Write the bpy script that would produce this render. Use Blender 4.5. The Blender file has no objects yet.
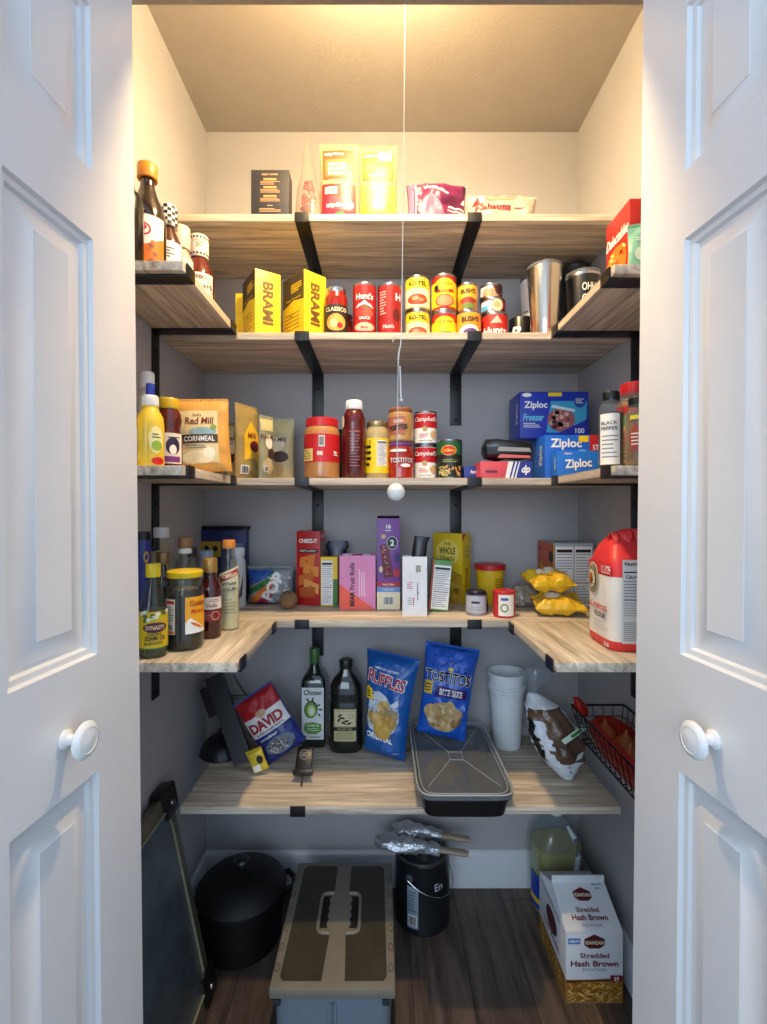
import bpy, bmesh, math, random
from mathutils import Matrix, Vector, noise
R = math.radians
pi = math.pi
random.seed(7)
S = bpy.context.scene
C = S.collection

# ---------------------------------------------------------------- camera, light, exposure
F, CX, CY, EYE = 480.0, 381.0, 510.0, 1.217
cd = bpy.data.cameras.new('camera'); cam = bpy.data.objects.new('camera', cd); C.objects.link(cam)
cam.location = (0, 0, EYE); cam.rotation_euler = (R(90), 0, 0)
cd.sensor_fit = 'VERTICAL'; cd.sensor_height = 36.0; cd.lens = F / 1024 * 36.0
cd.shift_x = (383.5 - CX) / 1024; cd.shift_y = -(512 - CY) / 1024
cd.clip_start = 0.02
S.camera = cam
S.view_settings.view_transform = 'Standard'; S.view_settings.look = 'None'
S.view_settings.exposure = 0.0; S.view_settings.gamma = 1.0
S.view_settings.use_curve_mapping = False
W = bpy.data.worlds.new('world'); S.world = W; W.use_nodes = True
W.node_tree.nodes['Background'].inputs[0].default_value = (0.49, 0.66, 0.88, 1)
W.node_tree.nodes['Background'].inputs[1].default_value = 1.4
def area(name, loc, rot, sx, sy, power, col):
    l = bpy.data.lights.new(name, 'AREA'); l.shape = 'RECTANGLE'; l.size = sx; l.size_y = sy
    l.energy = power; l.color = col
    o = bpy.data.objects.new(name, l); C.objects.link(o); o.location = loc; o.rotation_euler = rot
    return o
# daylight from the windows of the room behind the camera
area('room_window_light', (-0.6, -2.3, 1.75), (R(86), 0, R(-12)), 1.7, 1.3, 36, (0.74, 0.86, 1.0))
BULB = (0.0, 0.93, 2.335); BULB_STRENGTH = 780.0; BULB_FRONT = 1700.0; BULB_COLOR = (1.0, 0.72, 0.38)

# ---------------------------------------------------------------- helpers
def lin(h):
    h = h.lstrip('#'); o = []
    for i in (0, 2, 4):
        c = int(h[i:i+2], 16) / 255
        o.append(c / 12.92 if c <= 0.04045 else ((c + 0.055) / 1.055) ** 2.4)
    return (*o, 1)
MC = {}
def mat(hexc, rough=0.5, metal=0.0, bump=0.0, bscale=200.0, vary=0.06, name=None, coat=0.0, vscale=14.0):
    key = (hexc, rough, metal, bump, bscale, coat, vary)
    if key in MC: return MC[key]
    m = bpy.data.materials.new(name or 'surface'); m.use_nodes = True
    nt = m.node_tree; b = nt.nodes['Principled BSDF']
    b.inputs['Roughness'].default_value = rough; b.inputs['Metallic'].default_value = metal
    b.inputs['Coat Weight'].default_value = coat
    tc = nt.nodes.new('ShaderNodeTexCoord'); no = nt.nodes.new('ShaderNodeTexNoise')
    no.inputs['Scale'].default_value = vscale; no.inputs['Detail'].default_value = 4
    nt.links.new(tc.outputs['Object'], no.inputs['Vector'])
    rp = nt.nodes.new('ShaderNodeValToRGB'); c = lin(hexc)
    rp.color_ramp.elements[0].color = (*[x * (1 - vary * 1.5) for x in c[:3]], 1)
    rp.color_ramp.elements[1].color = (*[min(1, x * (1 + vary)) for x in c[:3]], 1)
    rp.color_ramp.elements[0].position = .3; rp.color_ramp.elements[1].position = .7
    nt.links.new(no.outputs['Fac'], rp.inputs['Fac']); nt.links.new(rp.outputs['Color'], b.inputs['Base Color'])
    if bump:
        n2 = nt.nodes.new('ShaderNodeTexNoise'); n2.inputs['Scale'].default_value = bscale; n2.inputs['Detail'].default_value = 3
        bp = nt.nodes.new('ShaderNodeBump'); bp.inputs['Strength'].default_value = bump; bp.inputs['Distance'].default_value = 0.004
        nt.links.new(tc.outputs['Object'], n2.inputs['Vector']); nt.links.new(n2.outputs['Fac'], bp.inputs['Height'])
        nt.links.new(bp.outputs['Normal'], b.inputs['Normal'])
    MC[key] = m
    return m
def clear(hexc='#ffffff', gloss=0.12, rough=0.05, opac=0.0, name='clear_plastic'):
    key = ('clear', hexc, gloss, rough, opac)
    if key in MC: return MC[key]
    m = bpy.data.materials.new(name); m.use_nodes = True; nt = m.node_tree
    for n in list(nt.nodes): nt.nodes.remove(n)
    out = nt.nodes.new('ShaderNodeOutputMaterial'); tr = nt.nodes.new('ShaderNodeBsdfTransparent')
    gl = nt.nodes.new('ShaderNodeBsdfGlossy'); mx = nt.nodes.new('ShaderNodeMixShader'); fr = nt.nodes.new('ShaderNodeFresnel')
    df = nt.nodes.new('ShaderNodeBsdfDiffuse'); m2 = nt.nodes.new('ShaderNodeMixShader')
    df.inputs['Color'].default_value = lin(hexc); m2.inputs[0].default_value = opac
    tr.inputs['Color'].default_value = lin(hexc); gl.inputs['Roughness'].default_value = rough
    fr.inputs['IOR'].default_value = 1.22 + gloss
    nt.links.new(tr.outputs[0], m2.inputs[1]); nt.links.new(df.outputs[0], m2.inputs[2])
    ge = nt.nodes.new('ShaderNodeNewGeometry'); ma = nt.nodes.new('ShaderNodeMath'); ma.operation = 'SUBTRACT'; ma.inputs[0].default_value = 1.0
    mu = nt.nodes.new('ShaderNodeMath'); mu.operation = 'MULTIPLY'
    nt.links.new(ge.outputs['Backfacing'], ma.inputs[1]); nt.links.new(ma.outputs[0], mu.inputs[0]); nt.links.new(fr.outputs[0], mu.inputs[1])
    nt.links.new(mu.outputs[0], mx.inputs[0]); nt.links.new(m2.outputs[0], mx.inputs[1]); nt.links.new(gl.outputs[0], mx.inputs[2])
    nt.links.new(mx.outputs[0], out.inputs['Surface'])
    MC[key] = m
    return m
P = mat   # short name used with printed inks
def ink(h): return mat(h, 0.45, 0, 0, 200, 0.03)

class MB:
    def __init__(s): s.v = []; s.f = []; s.m = []; s.sm = []; s.mats = []
    def mi(s, m):
        if m not in s.mats: s.mats.append(m)
        return s.mats.index(m)
    def add(s, vs, fs, m, smooth=False, M=None):
        o = len(s.v)
        for p in vs:
            p = Vector(p)
            if M is not None: p = M @ p
            s.v.append(p)
        for i, f in enumerate(fs):
            s.f.append([o + k for k in f]); s.sm.append(smooth)
            s.m.append(s.mi(m[i] if isinstance(m, list) else m))
        return s
    def box(s, x0, x1, y0, y1, z0, z1, m, c=0.0, M=None):
        if c <= 0:
            vs = [(x, y, z) for z in (z0, z1) for y in (y0, y1) for x in (x0, x1)]
            fs = [(0,2,3,1),(4,5,7,6),(0,1,5,4),(2,6,7,3),(0,4,6,2),(1,3,7,5)]
            return s.add(vs, fs, m, False, M)
        bm = bmesh.new(); bmesh.ops.create_cube(bm, size=1)
        for v in bm.verts: v.co = Vector(((x0+x1)/2 + v.co.x*(x1-x0), (y0+y1)/2 + v.co.y*(y1-y0), (z0+z1)/2 + v.co.z*(z1-z0)))
        bmesh.ops.bevel(bm, geom=bm.edges[:], offset=c, segments=2, affect='EDGES', profile=0.6)
        bm.verts.index_update()
        s.add([v.co.copy() for v in bm.verts], [[v.index for v in f.verts] for f in bm.faces], m, False, M); bm.free()
        return s
    def lathe(s, prof, m, seg=32, M=None, smooth=True, sx=1, sy=1, p=2.0, noisef=None):
        vs = []; fs = []; ms = []
        for r, z in prof:
            for k in range(seg):
                a = 2*pi*k/seg; ca, sa = math.cos(a), math.sin(a)
                x = r*sx*math.copysign(abs(ca)**(2/p), ca); y = r*sy*math.copysign(abs(sa)**(2/p), sa)
                if noisef: q = noisef(x, y, z); x *= q; y *= q
                vs.append((x, y, z))
        for i in range(len(prof)-1):
            for k in range(seg):
                fs.append((i*seg+k, i*seg+(k+1) % seg, (i+1)*seg+(k+1) % seg, (i+1)*seg+k))
                ms.append(m[i] if isinstance(m, list) else m)
        if prof[0][0] > 1e-6: fs.append(tuple(reversed(range(seg)))); ms.append(ms[0])
        if prof[-1][0] > 1e-6: fs.append(tuple(range((len(prof)-1)*seg, len(prof)*seg))); ms.append(ms[-2] if len(ms) > 1 else ms[0])
        return s.add(vs, fs, ms, smooth, M)
    def loft(s, secs, mf, n=40, p=2.0, M=None, smooth=True, jit=0.0, fr=30, caps=True):
        """secs: (z, a, b, cx, cy); mf(i, angle) gives the material"""
        vs = []; fs = []; ms = []
        for (z, a, b, cx, cy) in secs:
            for k in range(n):
                t = 2*pi*k/n; ca, sa = math.cos(t), math.sin(t)
                x = a*math.copysign(abs(ca)**(2/p), ca); y = b*math.copysign(abs(sa)**(2/p), sa)
                if jit:
                    q = 1 + jit*noise.noise(Vector((x*fr+3, y*fr, z*fr)))*2; x *= q; y *= q
                vs.append((x+cx, y+cy, z))
        for i in range(len(secs)-1):
            for k in range(n):
                fs.append((i*n+k, i*n+(k+1) % n, (i+1)*n+(k+1) % n, (i+1)*n+k)); ms.append(mf(i, 2*pi*(k+.5)/n) if callable(mf) else mf)
        if caps:
            fs.append(tuple(reversed(range(n)))); ms.append(ms[0]); fs.append(tuple(range((len(secs)-1)*n, len(secs)*n))); ms.append(ms[-2])
        return s.add(vs, fs, ms, smooth, M)
    def tube(s, pts, r, m, seg=8, M=None, closed=False):
        pts = [Vector(p) for p in pts]; n = len(pts); vs = []; fs = []
        for i, p in enumerate(pts):
            if closed: d = pts[(i+1) % n] - pts[i-1]
            else: d = pts[min(i+1, n-1)] - pts[max(i-1, 0)]
            d.normalize(); u = d.orthogonal() if abs(d.z) > .9 else d.cross(Vector((0,0,1)))
            if abs(d.z) > .9: u = d.cross(Vector((0,1,0)))
            u.normalize(); w = d.cross(u); rr = r[i] if isinstance(r, (list, tuple)) else r
            for k in range(seg):
                a = 2*pi*k/seg; vs.append(p + (u*math.cos(a) + w*math.sin(a))*rr)
        for i in range(n if closed else n-1):
            j = (i+1) % n
            for k in range(seg): fs.append((i*seg+k, i*seg+(k+1) % seg, j*seg+(k+1) % seg, j*seg+k))
        if not closed: fs.append(tuple(reversed(range(seg)))); fs.append(tuple(range((n-1)*seg, n*seg)))
        return s.add(vs, fs, m, True, M)
    def prism(s, poly, t0, t1, m, plane='xz', M=None):
        n = len(poly)
        def q(a, b, t): return (a, t, b) if plane == 'xz' else ((a, b, t) if plane == 'xy' else (t, a, b))
        vs = [q(a, b, t0) for a, b in poly] + [q(a, b, t1) for a, b in poly]
        fs = [tuple(range(n)), tuple(reversed(range(n, 2*n)))] + [(i, n+i, n+(i+1) % n, (i+1) % n) for i in range(n)]
        return s.add(vs, fs, m, False, M)
    def build(s, name, parent=None, weld=False, fixn=True):
        me = bpy.data.meshes.new(name); me.from_pydata([tuple(v) for v in s.v], [], s.f); me.update()
        for m in s.mats: me.materials.append(m)
        me.polygons.foreach_set('material_index', s.m); me.polygons.foreach_set('use_smooth', s.sm)
        if weld or fixn:
            bm = bmesh.new(); bm.from_mesh(me)
            if weld: bmesh.ops.remove_doubles(bm, verts=bm.verts, dist=1e-5)
            if fixn: bmesh.ops.recalc_face_normals(bm, faces=bm.faces)
            bm.to_mesh(me); bm.free()
        try: me.set_sharp_from_angle(angle=R(38))
        except Exception: pass
        o = bpy.data.objects.new(name, me); C.objects.link(o)
        if parent is not None: o.parent = parent
        return o

TC = {}
def textgeo(t, bold=0.0):
    k = (t, bold)
    if k not in TC:
        cu = bpy.data.curves.new('lettering', 'FONT'); cu.body = t; cu.size = 1; cu.offset = bold; cu.resolution_u = 3
        ob = bpy.data.objects.new('lettering', cu); C.objects.link(ob)
        dg = bpy.context.evaluated_depsgraph_get(); ev = ob.evaluated_get(dg); me = ev.to_mesh()
        vs = [(v.co.x, v.co.y) for v in me.vertices]; fs = [tuple(p.vertices) for p in me.polygons]
        ev.to_mesh_clear(); bpy.data.objects.remove(ob); bpy.data.curves.remove(cu)
        xs = [v[0] for v in vs] or [0]; ys = [v[1] for v in vs] or [0]
        TC[k] = (vs, fs, min(xs), max(xs), min(ys), max(ys))
    return TC[k]
class Deco:
    """prints flat shapes on a surface given by mapper(u, v, offset)"""
    def __init__(s, mb, mapper, step=0.0004): s.b = mb; s.q = mapper; s.st = step
    def rect(s, u0, u1, v0, v1, m, lay=1, n=10, k=None, skew=0.0):
        k = k or n; vs = []; fs = []
        for j in range(k+1):
            for i in range(n+1):
                v = v0+(v1-v0)*j/k; vs.append(s.q(u0+(u1-u0)*i/n + skew*(v-v0), v, lay*s.st))
        for j in range(k):
            for i in range(n): a = j*(n+1)+i; fs.append((a, a+1, a+n+2, a+n+1))
        s.b.add(vs, fs, m, True); return s
    def ell(s, cu, cv, ru, rv, m, lay=2, n=24, rings=2, rot=0.0):
        if max(ru, rv) > .016: rings = 5
        vs = [s.q(cu, cv, lay*s.st)]; fs = []; c, d = math.cos(rot), math.sin(rot)
        for j in range(1, rings+1):
            for i in range(n):
                a = 2*pi*i/n; x = ru*math.cos(a)*j/rings; y = rv*math.sin(a)*j/rings
                vs.append(s.q(cu+x*c-y*d, cv+x*d+y*c, lay*s.st))
        for i in range(n): fs.append((0, 1+i, 1+(i+1) % n))
        for j in range(1, rings):
            for i in range(n): a = 1+(j-1)*n; b = a+n; fs.append((a+i, b+i, b+(i+1) % n, a+(i+1) % n))
        s.b.add(vs, fs, m, True); return s
    def ring(s, cu, cv, ru, rv, th, m, lay=2, n=28):
        vs = []; fs = []
        for i in range(n):
            a = 2*pi*i/n
            vs.append(s.q(cu+ru*math.cos(a), cv+rv*math.sin(a), lay*s.st)); vs.append(s.q(cu+(ru-th)*math.cos(a), cv+(rv-th)*math.sin(a), lay*s.st))
        for i in range(n): j = (i+1) % n; fs.append((2*i, 2*j, 2*j+1, 2*i+1))
        s.b.add(vs, fs, m, True); return s
    def poly(s, pts, m, lay=2, rings=7):
        q = []
        for i, a in enumerate(pts):
            b = pts[(i+1) % len(pts)]; k = max(1, int(math.hypot(b[0]-a[0], b[1]-a[1])/.008))
            q += [(a[0]+(b[0]-a[0])*t/k, a[1]+(b[1]-a[1])*t/k) for t in range(k)]
        n = len(q); cu = sum(p[0] for p in q)/n; cv = sum(p[1] for p in q)/n
        vs = [s.q(cu, cv, lay*s.st)]; fs = [(0, 1+i, 1+(i+1) % n) for i in range(n)]
        for j in range(1, rings+1): vs += [s.q(cu+(a-cu)*j/rings, cv+(b-cv)*j/rings, lay*s.st) for a, b in q]
        for j in range(1, rings):
            a = 1+(j-1)*n; b = a+n; fs += [(a+i, b+i, b+(i+1) % n, a+(i+1) % n) for i in range(n)]
        s.b.add(vs, fs, m, True); return s
    def text(s, t, cu, cv, h, m, w=None, rot=0.0, lay=3, bold=0.012, shear=0.0):
        vs, fs, x0, x1, y0, y1 = textgeo(t, bold)
        k = h/max(1e-6, y1-y0); kx = (w/max(1e-6, x1-x0)) if w else k
        c, d = math.cos(R(rot)), math.sin(R(rot)); out = []
        for x, y in vs:
            a = (x-(x0+x1)/2)*kx; b = (y-(y0+y1)/2)*k; a += shear*b
            out.append(s.q(cu+a*c-b*d, cv+a*d+b*c, lay*s.st))
        s.b.add(out, fs, m); return s
    def lines(s, u0, u1, v0, v1, n, m, lay=3, th=0.35, vert=False):
        rnd = random.Random(int((u0+v1)*1e5)+n)
        for i in range(n):
            if vert:
                c = u0+(u1-u0)*(i+.5)/n; t = (u1-u0)/n*th; e = v1-(v1-v0)*rnd.choice((0, 0, .1, .3))
                s.rect(c-t/2, c+t/2, v0, e, m, lay, 1, 4)
            else:
                c = v1-(v1-v0)*(i+.5)/n; t = (v1-v0)/n*th; e = u0+(u1-u0)*rnd.choice((1, 1, .9, .7))
                s.rect(u0, e, c-t/2, c+t/2, m, lay, 4, 1)
        return s
    def barcode(s, cu, cv, w, h, lay=3, vert=False):
        s.rect(cu-w/2, cu+w/2, cv-h/2, cv+h/2, WHITE, lay, 3, 3); rnd = random.Random(5); x = -w*.42
        while x < w*.42:
            t = w*rnd.choice((.02, .035, .05))
            if vert: s.rect(cu-h*.0-w*.42, cu+w*.42, cv+x*h/w, cv+(x+t)*h/w, INK, lay+1, 2, 1)
            else: s.rect(cu+x, cu+x+t, cv-h*.4, cv+h*.4, INK, lay+1, 1, 2)
            x += t + w*rnd.choice((.02, .04))
        return s
def flat(y=0.0, dy=-1): return lambda u, v, o: (u, y-o, v)
def cyl(r, a0=0.0, cz=None):
    def f(u, v, o):
        rr = r(v) if callable(r) else r
        ref = r(0.05) if callable(r) else r
        a = u/ref + R(a0); return ((rr+o+.0002)*math.sin(a), -(rr+o+.0002)*math.cos(a), v)
    return f
def left(w, d): return lambda u, v, o: (-w/2-o, d/2-u, v)      # the left face of a box that runs from y=0 to y=d
def right(w, d): return lambda u, v, o: (w/2+o, d/2+u, v)

def thing(name, label, cat, loc=(0,0,0), rz=0.0, group=None, rx=0.0, ry=0.0):
    o = bpy.data.objects.new(name, None); C.objects.link(o); o.empty_display_size = .03
    o.location = loc; o.rotation_euler = (R(rx), R(ry), R(rz)); o['label'] = label; o['category'] = cat
    if group: o['group'] = group
    return o
def tag(o, label, cat, group=None, kind=None):
    if label: o['label'] = label
    if cat: o['category'] = cat
    if group: o['group'] = group
    if kind: o['kind'] = kind
    return o
def struct(mb, name, parent=None, label=None, **k):
    o = mb.build(name, parent, **k); o['kind'] = 'structure'
    if label: o['label'] = label
    return o
def dup(root, loc, rz, label):
    r = root.copy(); C.objects.link(r); r.location = loc; r.rotation_euler = (0, 0, R(rz)); r['label'] = label
    for ch in list(root.children):
        c = ch.copy(); C.objects.link(c); c.parent = r
        for g in list(ch.children):
            d = g.copy(); C.objects.link(d); d.parent = c
    return r
def X(px, s): return (px-CX)/s
def Yd(s): return F/s

WHITE = ink('#f2f0ea'); INK = ink('#14141a'); RED = ink('#c8191f'); CREAM = ink('#efe3bd'); YEL = ink('#f2cf1c')
GREEN = ink('#2f7d32'); BLUE = ink('#1c3fa8'); ORANGE = ink('#e8761e'); GREY = ink('#8a8d92'); GOLD = ink('#caa23c')
BLACKM = mat('#0b0b0d', 0.42, 0, 0.05, 300, name='black_powder_coat')
STEEL = mat('#b9bcc0', 0.25, 1.0, name='steel'); TIN = mat('#9c9fa3', 0.3, 1.0)
BLACKP = mat('#0e0f11', 0.35, name='black_plastic')
GLASS = clear('#f4fbf8', 0.2)

# ---------------------------------------------------------------- the room: shell
XL, XR, YB, ZC = -0.568, 0.640, 1.5584, 2.444
YJ0, YJ1 = 0.77, 0.86
PAINT = mat('#b0aeae', 0.72, 0, 0.06, 120, 0.015, name='wall_paint')
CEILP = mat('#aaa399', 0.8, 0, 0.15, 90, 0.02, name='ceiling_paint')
TRIM = mat('#d6d9dc', 0.32, 0, 0.03, 40, 0.01, name='trim_paint')
DOORP = mat('#dedfe0', 0.30, 0, 0.07, 60, 0.01, name='door_paint')
def floor_material():
    m = bpy.data.materials.new('vinyl_planks'); m.use_nodes = True; nt = m.node_tree; b = nt.nodes['Principled BSDF']
    tc = nt.nodes.new('ShaderNodeTexCoord'); mp = nt.nodes.new('ShaderNodeMapping'); mp.inputs['Rotation'].default_value = (0, 0, R(90))
    mp.inputs['Location'].default_value = (0.3, .07, 0)
    br = nt.nodes.new('ShaderNodeTexBrick'); br.inputs['Scale'].default_value = 1.0
    br.inputs['Brick Width'].default_value = 1.2; br.inputs['Row Height'].default_value = .15; br.inputs['Mortar Size'].default_value = .0012
    br.inputs['Color1'].default_value = lin('#5d5047'); br.inputs['Color2'].default_value = lin('#463e3a'); br.inputs['Mortar'].default_value = lin('#1c1815')
    m2 = nt.nodes.new('ShaderNodeMapping'); m2.inputs['Scale'].default_value = (34, 2.4, 1)
    n1 = nt.nodes.new('ShaderNodeTexNoise'); n1.inputs['Scale'].default_value = 1; n1.inputs['Detail'].default_value = 8; n1.inputs['Roughness'].default_value = .7; n1.inputs['Distortion'].default_value = .6
    rp = nt.nodes.new('ShaderNodeValToRGB'); rp.color_ramp.elements[0].position = .32; rp.color_ramp.elements[0].color = (.35,.32,.3,1); rp.color_ramp.elements[1].position = .72; rp.color_ramp.elements[1].color = (1.9,1.8,1.7,1)
    mx = nt.nodes.new('ShaderNodeMix'); mx.data_type = 'RGBA'; mx.blend_type = 'MULTIPLY'; mx.inputs[0].default_value = 1
    L = nt.links.new
    L(tc.outputs['Object'], mp.inputs['Vector']); L(mp.outputs[0], br.inputs['Vector']); L(tc.outputs['Object'], m2.inputs['Vector']); L(m2.outputs[0], n1.inputs['Vector'])
    L(n1.outputs['Fac'], rp.inputs['Fac']); L(br.outputs['Color'], mx.inputs[6]); L(rp.outputs['Color'], mx.inputs[7]); L(mx.outputs[2], b.inputs['Base Color'])
    b.inputs['Roughness'].default_value = .38
    bp = nt.nodes.new('ShaderNodeBump'); bp.inputs['Strength'].default_value = .25; bp.inputs['Distance'].default_value = .002
    L(n1.outputs['Fac'], bp.inputs['Height']); L(bp.outputs[0], b.inputs['Normal'])
    return m
def wood_material():
    m = bpy.data.materials.new('shelf_laminate'); m.use_nodes = True; nt = m.node_tree; b = nt.nodes['Principled BSDF']; L = nt.links.new
    tc = nt.nodes.new('ShaderNodeTexCoord'); m1 = nt.nodes.new('ShaderNodeMapping'); m1.inputs['Scale'].default_value = (3.2, 60, 60)
    n1 = nt.nodes.new('ShaderNodeTexNoise'); n1.inputs['Scale'].default_value = 1; n1.inputs['Detail'].default_value = 7; n1.inputs['Roughness'].default_value = .65; n1.inputs['Distortion'].default_value = .8
    m2 = nt.nodes.new('ShaderNodeMapping'); m2.inputs['Scale'].default_value = (1.2, 9, 9)
    n2 = nt.nodes.new('ShaderNodeTexNoise'); n2.inputs['Scale'].default_value = 1; n2.inputs['Detail'].default_value = 4; n2.inputs['Distortion'].default_value = 1.5
    r1 = nt.nodes.new('ShaderNodeValToRGB'); e = r1.color_ramp.elements
    e[0].position = .34; e[0].color = lin('#a39380'); e[1].position = .62; e[1].color = lin('#eadecb')
    r2 = nt.nodes.new('ShaderNodeValToRGB'); e = r2.color_ramp.elements
    e[0].position = .3; e[0].color = (.74, .73, .72, 1); e[1].position = .7; e[1].color = (1.08, 1.06, 1.02, 1)
    mx = nt.nodes.new('ShaderNodeMix'); mx.data_type = 'RGBA'; mx.blend_type = 'MULTIPLY'; mx.inputs[0].default_value = 1
    L(tc.outputs['Object'], m1.inputs[0]); L(m1.outputs[0], n1.inputs[0]); L(tc.outputs['Object'], m2.inputs[0]); L(m2.outputs[0], n2.inputs[0])
    L(n1.outputs['Fac'], r1.inputs[0]); L(n2.outputs['Fac'], r2.inputs[0]); L(r1.outputs[0], mx.inputs[6]); L(r2.outputs[0], mx.inputs[7]); L(mx.outputs[2], b.inputs['Base Color'])
    b.inputs['Roughness'].default_value = .55
    bp = nt.nodes.new('ShaderNodeBump'); bp.inputs['Strength'].default_value = .12; bp.inputs['Distance'].default_value = .001
    L(n1.outputs['Fac'], bp.inputs['Height']); L(bp.outputs[0], b.inputs['Normal'])
    return m
WOOD = wood_material()
struct(MB().box(-2.2, 2.2, -1.2, YB+.1, -.06, 0, floor_material()), 'floor')
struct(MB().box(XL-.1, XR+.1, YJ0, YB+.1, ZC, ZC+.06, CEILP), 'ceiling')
struct(MB().box(XL-.1, XR+.1, YB, YB+.1, 0, ZC, PAINT), 'wall_back')
struct(MB().box(XL-.1, XL, YJ1, YB, 0, ZC, PAINT), 'wall_left')
struct(MB().box(XR, XR+.1, YJ1, YB, 0, ZC, PAINT), 'wall_right')
fw = MB(); fw.box(-2.2, -.50, YJ0, YJ1, 0, 2.7, PAINT).box(.53, 2.2, YJ0, YJ1, 0, 2.7, PAINT).box(-.50, .53, YJ0, YJ1, 2.122, 2.7, PAINT)
struct(fw, 'wall_front')
def base_prof(L, m=TRIM):
    b = MB(); pr = [(0, 0), (-.014, 0), (-.014, .085), (-.010, .092), (-.010, .100), (-.005, .110), (0, .114)]
    vs = [(0, y, z) for y, z in pr] + [(L, y, z) for y, z in pr]; n = len(pr)
    fs = [(i, i+1, n+i+1, n+i) for i in range(n-1)] + [tuple(range(n)), tuple(reversed(range(n, 2*n)))]
    return b.add(vs, fs, m)
o = struct(base_prof(XR-XL), 'baseboard_back'); o.location = (XL, YB, 0)
o = struct(base_prof(YB-YJ1-.014), 'baseboard_left'); o.location = (XL, YJ1, 0); o.rotation_euler = (0, 0, R(90))
o = struct(base_prof(YB-YJ1-.014), 'baseboard_right'); o.location = (XR, YB-.014, 0); o.rotation_euler = (0, 0, R(-90))
tk = MB(); tk.box(-.49, .52, YJ0+.012, YJ1-.012, 2.110, 2.1219, mat('#8c8f92', .4, .6))
struct(tk, 'trim_1', label='metal bifold door track under the opening head')

# doors: two bifold pairs, the leaf nearest the middle faces the camera
LW, TH = .348, .034
def leaf_mesh():
    """u runs along the leaf from its far edge, n is the face normal; local x = normal, local y = -u"""
    b = MB(); rows = [(.20, .852), (1.015, 1.597), (1.692, 1.925)]; z0, z1 = .015, 2.05; a, c = .100, .247
    def quad(u0, u1, v0, v1):
        b.add([(0, -u0, v0), (0, -u1, v0), (0, -u1, v1), (0, -u0, v1)], [(0, 1, 2, 3)], DOORP)
    quad(0, a, z0, z1); quad(c, LW, z0, z1); zz = z0
    for r0, r1 in rows: quad(a, c, zz, r0); zz = r1
    quad(a, c, zz, z1)
    steps = [(0, 0), (.003, -.006), (.010, -.0072), (.013, -.012), (.018, -.0125), (.044, -.004), (.045, -.0028)]
    for r0, r1 in rows:
        vs = []; fs = []
        for i, (d, h) in enumerate(steps):
            d2 = d
            vs += [(h, -(a+d), r0+d2), (h, -(c-d), r0+d2), (h, -(c-d), r1-d2), (h, -(a+d), r1-d2)]
            if i:
                for k in range(4): j = (k+1) % 4; fs.append((4*(i-1)+k, 4*(i-1)+j, 4*i+j, 4*i+k))
        n = 4*(len(steps)-1); fs.append((n, n+1, n+2, n+3)); b.add(vs, fs, DOORP)
    # edges and back
    b.add([(0,0,z0),(0,-LW,z0),(0,-LW,z1),(0,0,z1),(-TH,0,z0),(-TH,-LW,z0),(-TH,-LW,z1),(-TH,0,z1)],
          [(4,5,6,7),(0,1,5,4),(3,7,6,2),(0,4,7,3),(1,2,6,5)], DOORP)
    return b
def door(idx, fx, side):
    e = bpy.data.objects.new('door_%d' % idx, None); C.objects.link(e); e['kind'] = 'structure'
    e['label'] = 'white folded closet door with raised panels on the %s of the opening' % ('left' if side > 0 else 'right')
    e.location = (fx, .773, 0)
    lf = leaf_mesh().build('door_leaf', e, fixn=False, weld=True); lf2 = leaf_mesh().build('door_leaf', e, fixn=False, weld=True)
    if side > 0:
        lf.rotation_euler = (0, 0, R(-4.6)); lf2.rotation_euler = (0, 0, R(-2.0)); lf2.location = (-TH-.006, 0, 0)
    else:
        for l in (lf, lf2): l.scale = (-1, 1, 1)
        lf.rotation_euler = (0, 0, R(4.6)); lf2.rotation_euler = (0, 0, R(2.0)); lf2.location = (TH+.006, 0, 0)
    kb = MB(); pr = [(0,0),(.0125,0),(.0125,.003),(.0075,.006),(.0065,.014),(.009,.019),(.019,.022),(.0232,.0255),(.0235,.028),(.021,.031),(.016,.0325),(.0155,.0318),(.008,.0335),(0,.034)]
    kb.lathe(pr, mat('#eceded', .18, 0, 0, 200, .01, coat=.5), 36, M=Matrix.Rotation(R(90), 4, 'Y'))
    k = kb.build('door_knob', lf); k.location = (.0002, -.1625, .925)
    e.rotation_euler = (0, R(-.62 if side > 0 else .62), 0)
    return e
# tilt turns about the floor, so the far edges are set at floor height
door(1, -.379, 1); door(2, .4005, -1)

# ceiling lamp with its pull chain
lamp = thing('ceiling_lamp', 'porcelain lampholder with a bare warm glowing bulb on the pantry ceiling', 'lamp', (BULB[0], BULB[1], ZC))
b = MB(); b.lathe([(0,-.0005),(.058,-.0005),(.058,-.012),(.045,-.022),(.030,-.030),(.024,-.048),(.016,-.050),(0,-.050)], mat('#f0efe9', .25), 32); b.build('lampholder', lamp)
em = bpy.data.materials.new('bulb_glow'); em.use_nodes = True; q = em.node_tree.nodes['Principled BSDF']
q.inputs['Emission Color'].default_value = (*BULB_COLOR, 1); q.inputs['Emission Strength'].default_value = BULB_STRENGTH; q.inputs['Base Color'].default_value = (1, .9, .8, 1)
b = MB(); zz = BULB[2]-ZC; WC_ = mat('#e8e6e0', .4, 0, 0, 200, .02)
em2 = em.copy(); em2.name = 'bulb_front_glow'; em2.node_tree.nodes['Principled BSDF'].inputs['Emission Strength'].default_value = BULB_FRONT
# LED bulb: a bright flat diffuser in front, dimmer sides, plain white neck
b.lathe([(0, zz-.0301),(.029, zz-.030),(.0305, zz-.026),(.0305, zz+.006),(.024, zz+.020),(.017, zz+.036),(.013, zz+.0585)], [em2, em, em, WC_, WC_, WC_], 28); b.build('bulb', lamp)

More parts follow.
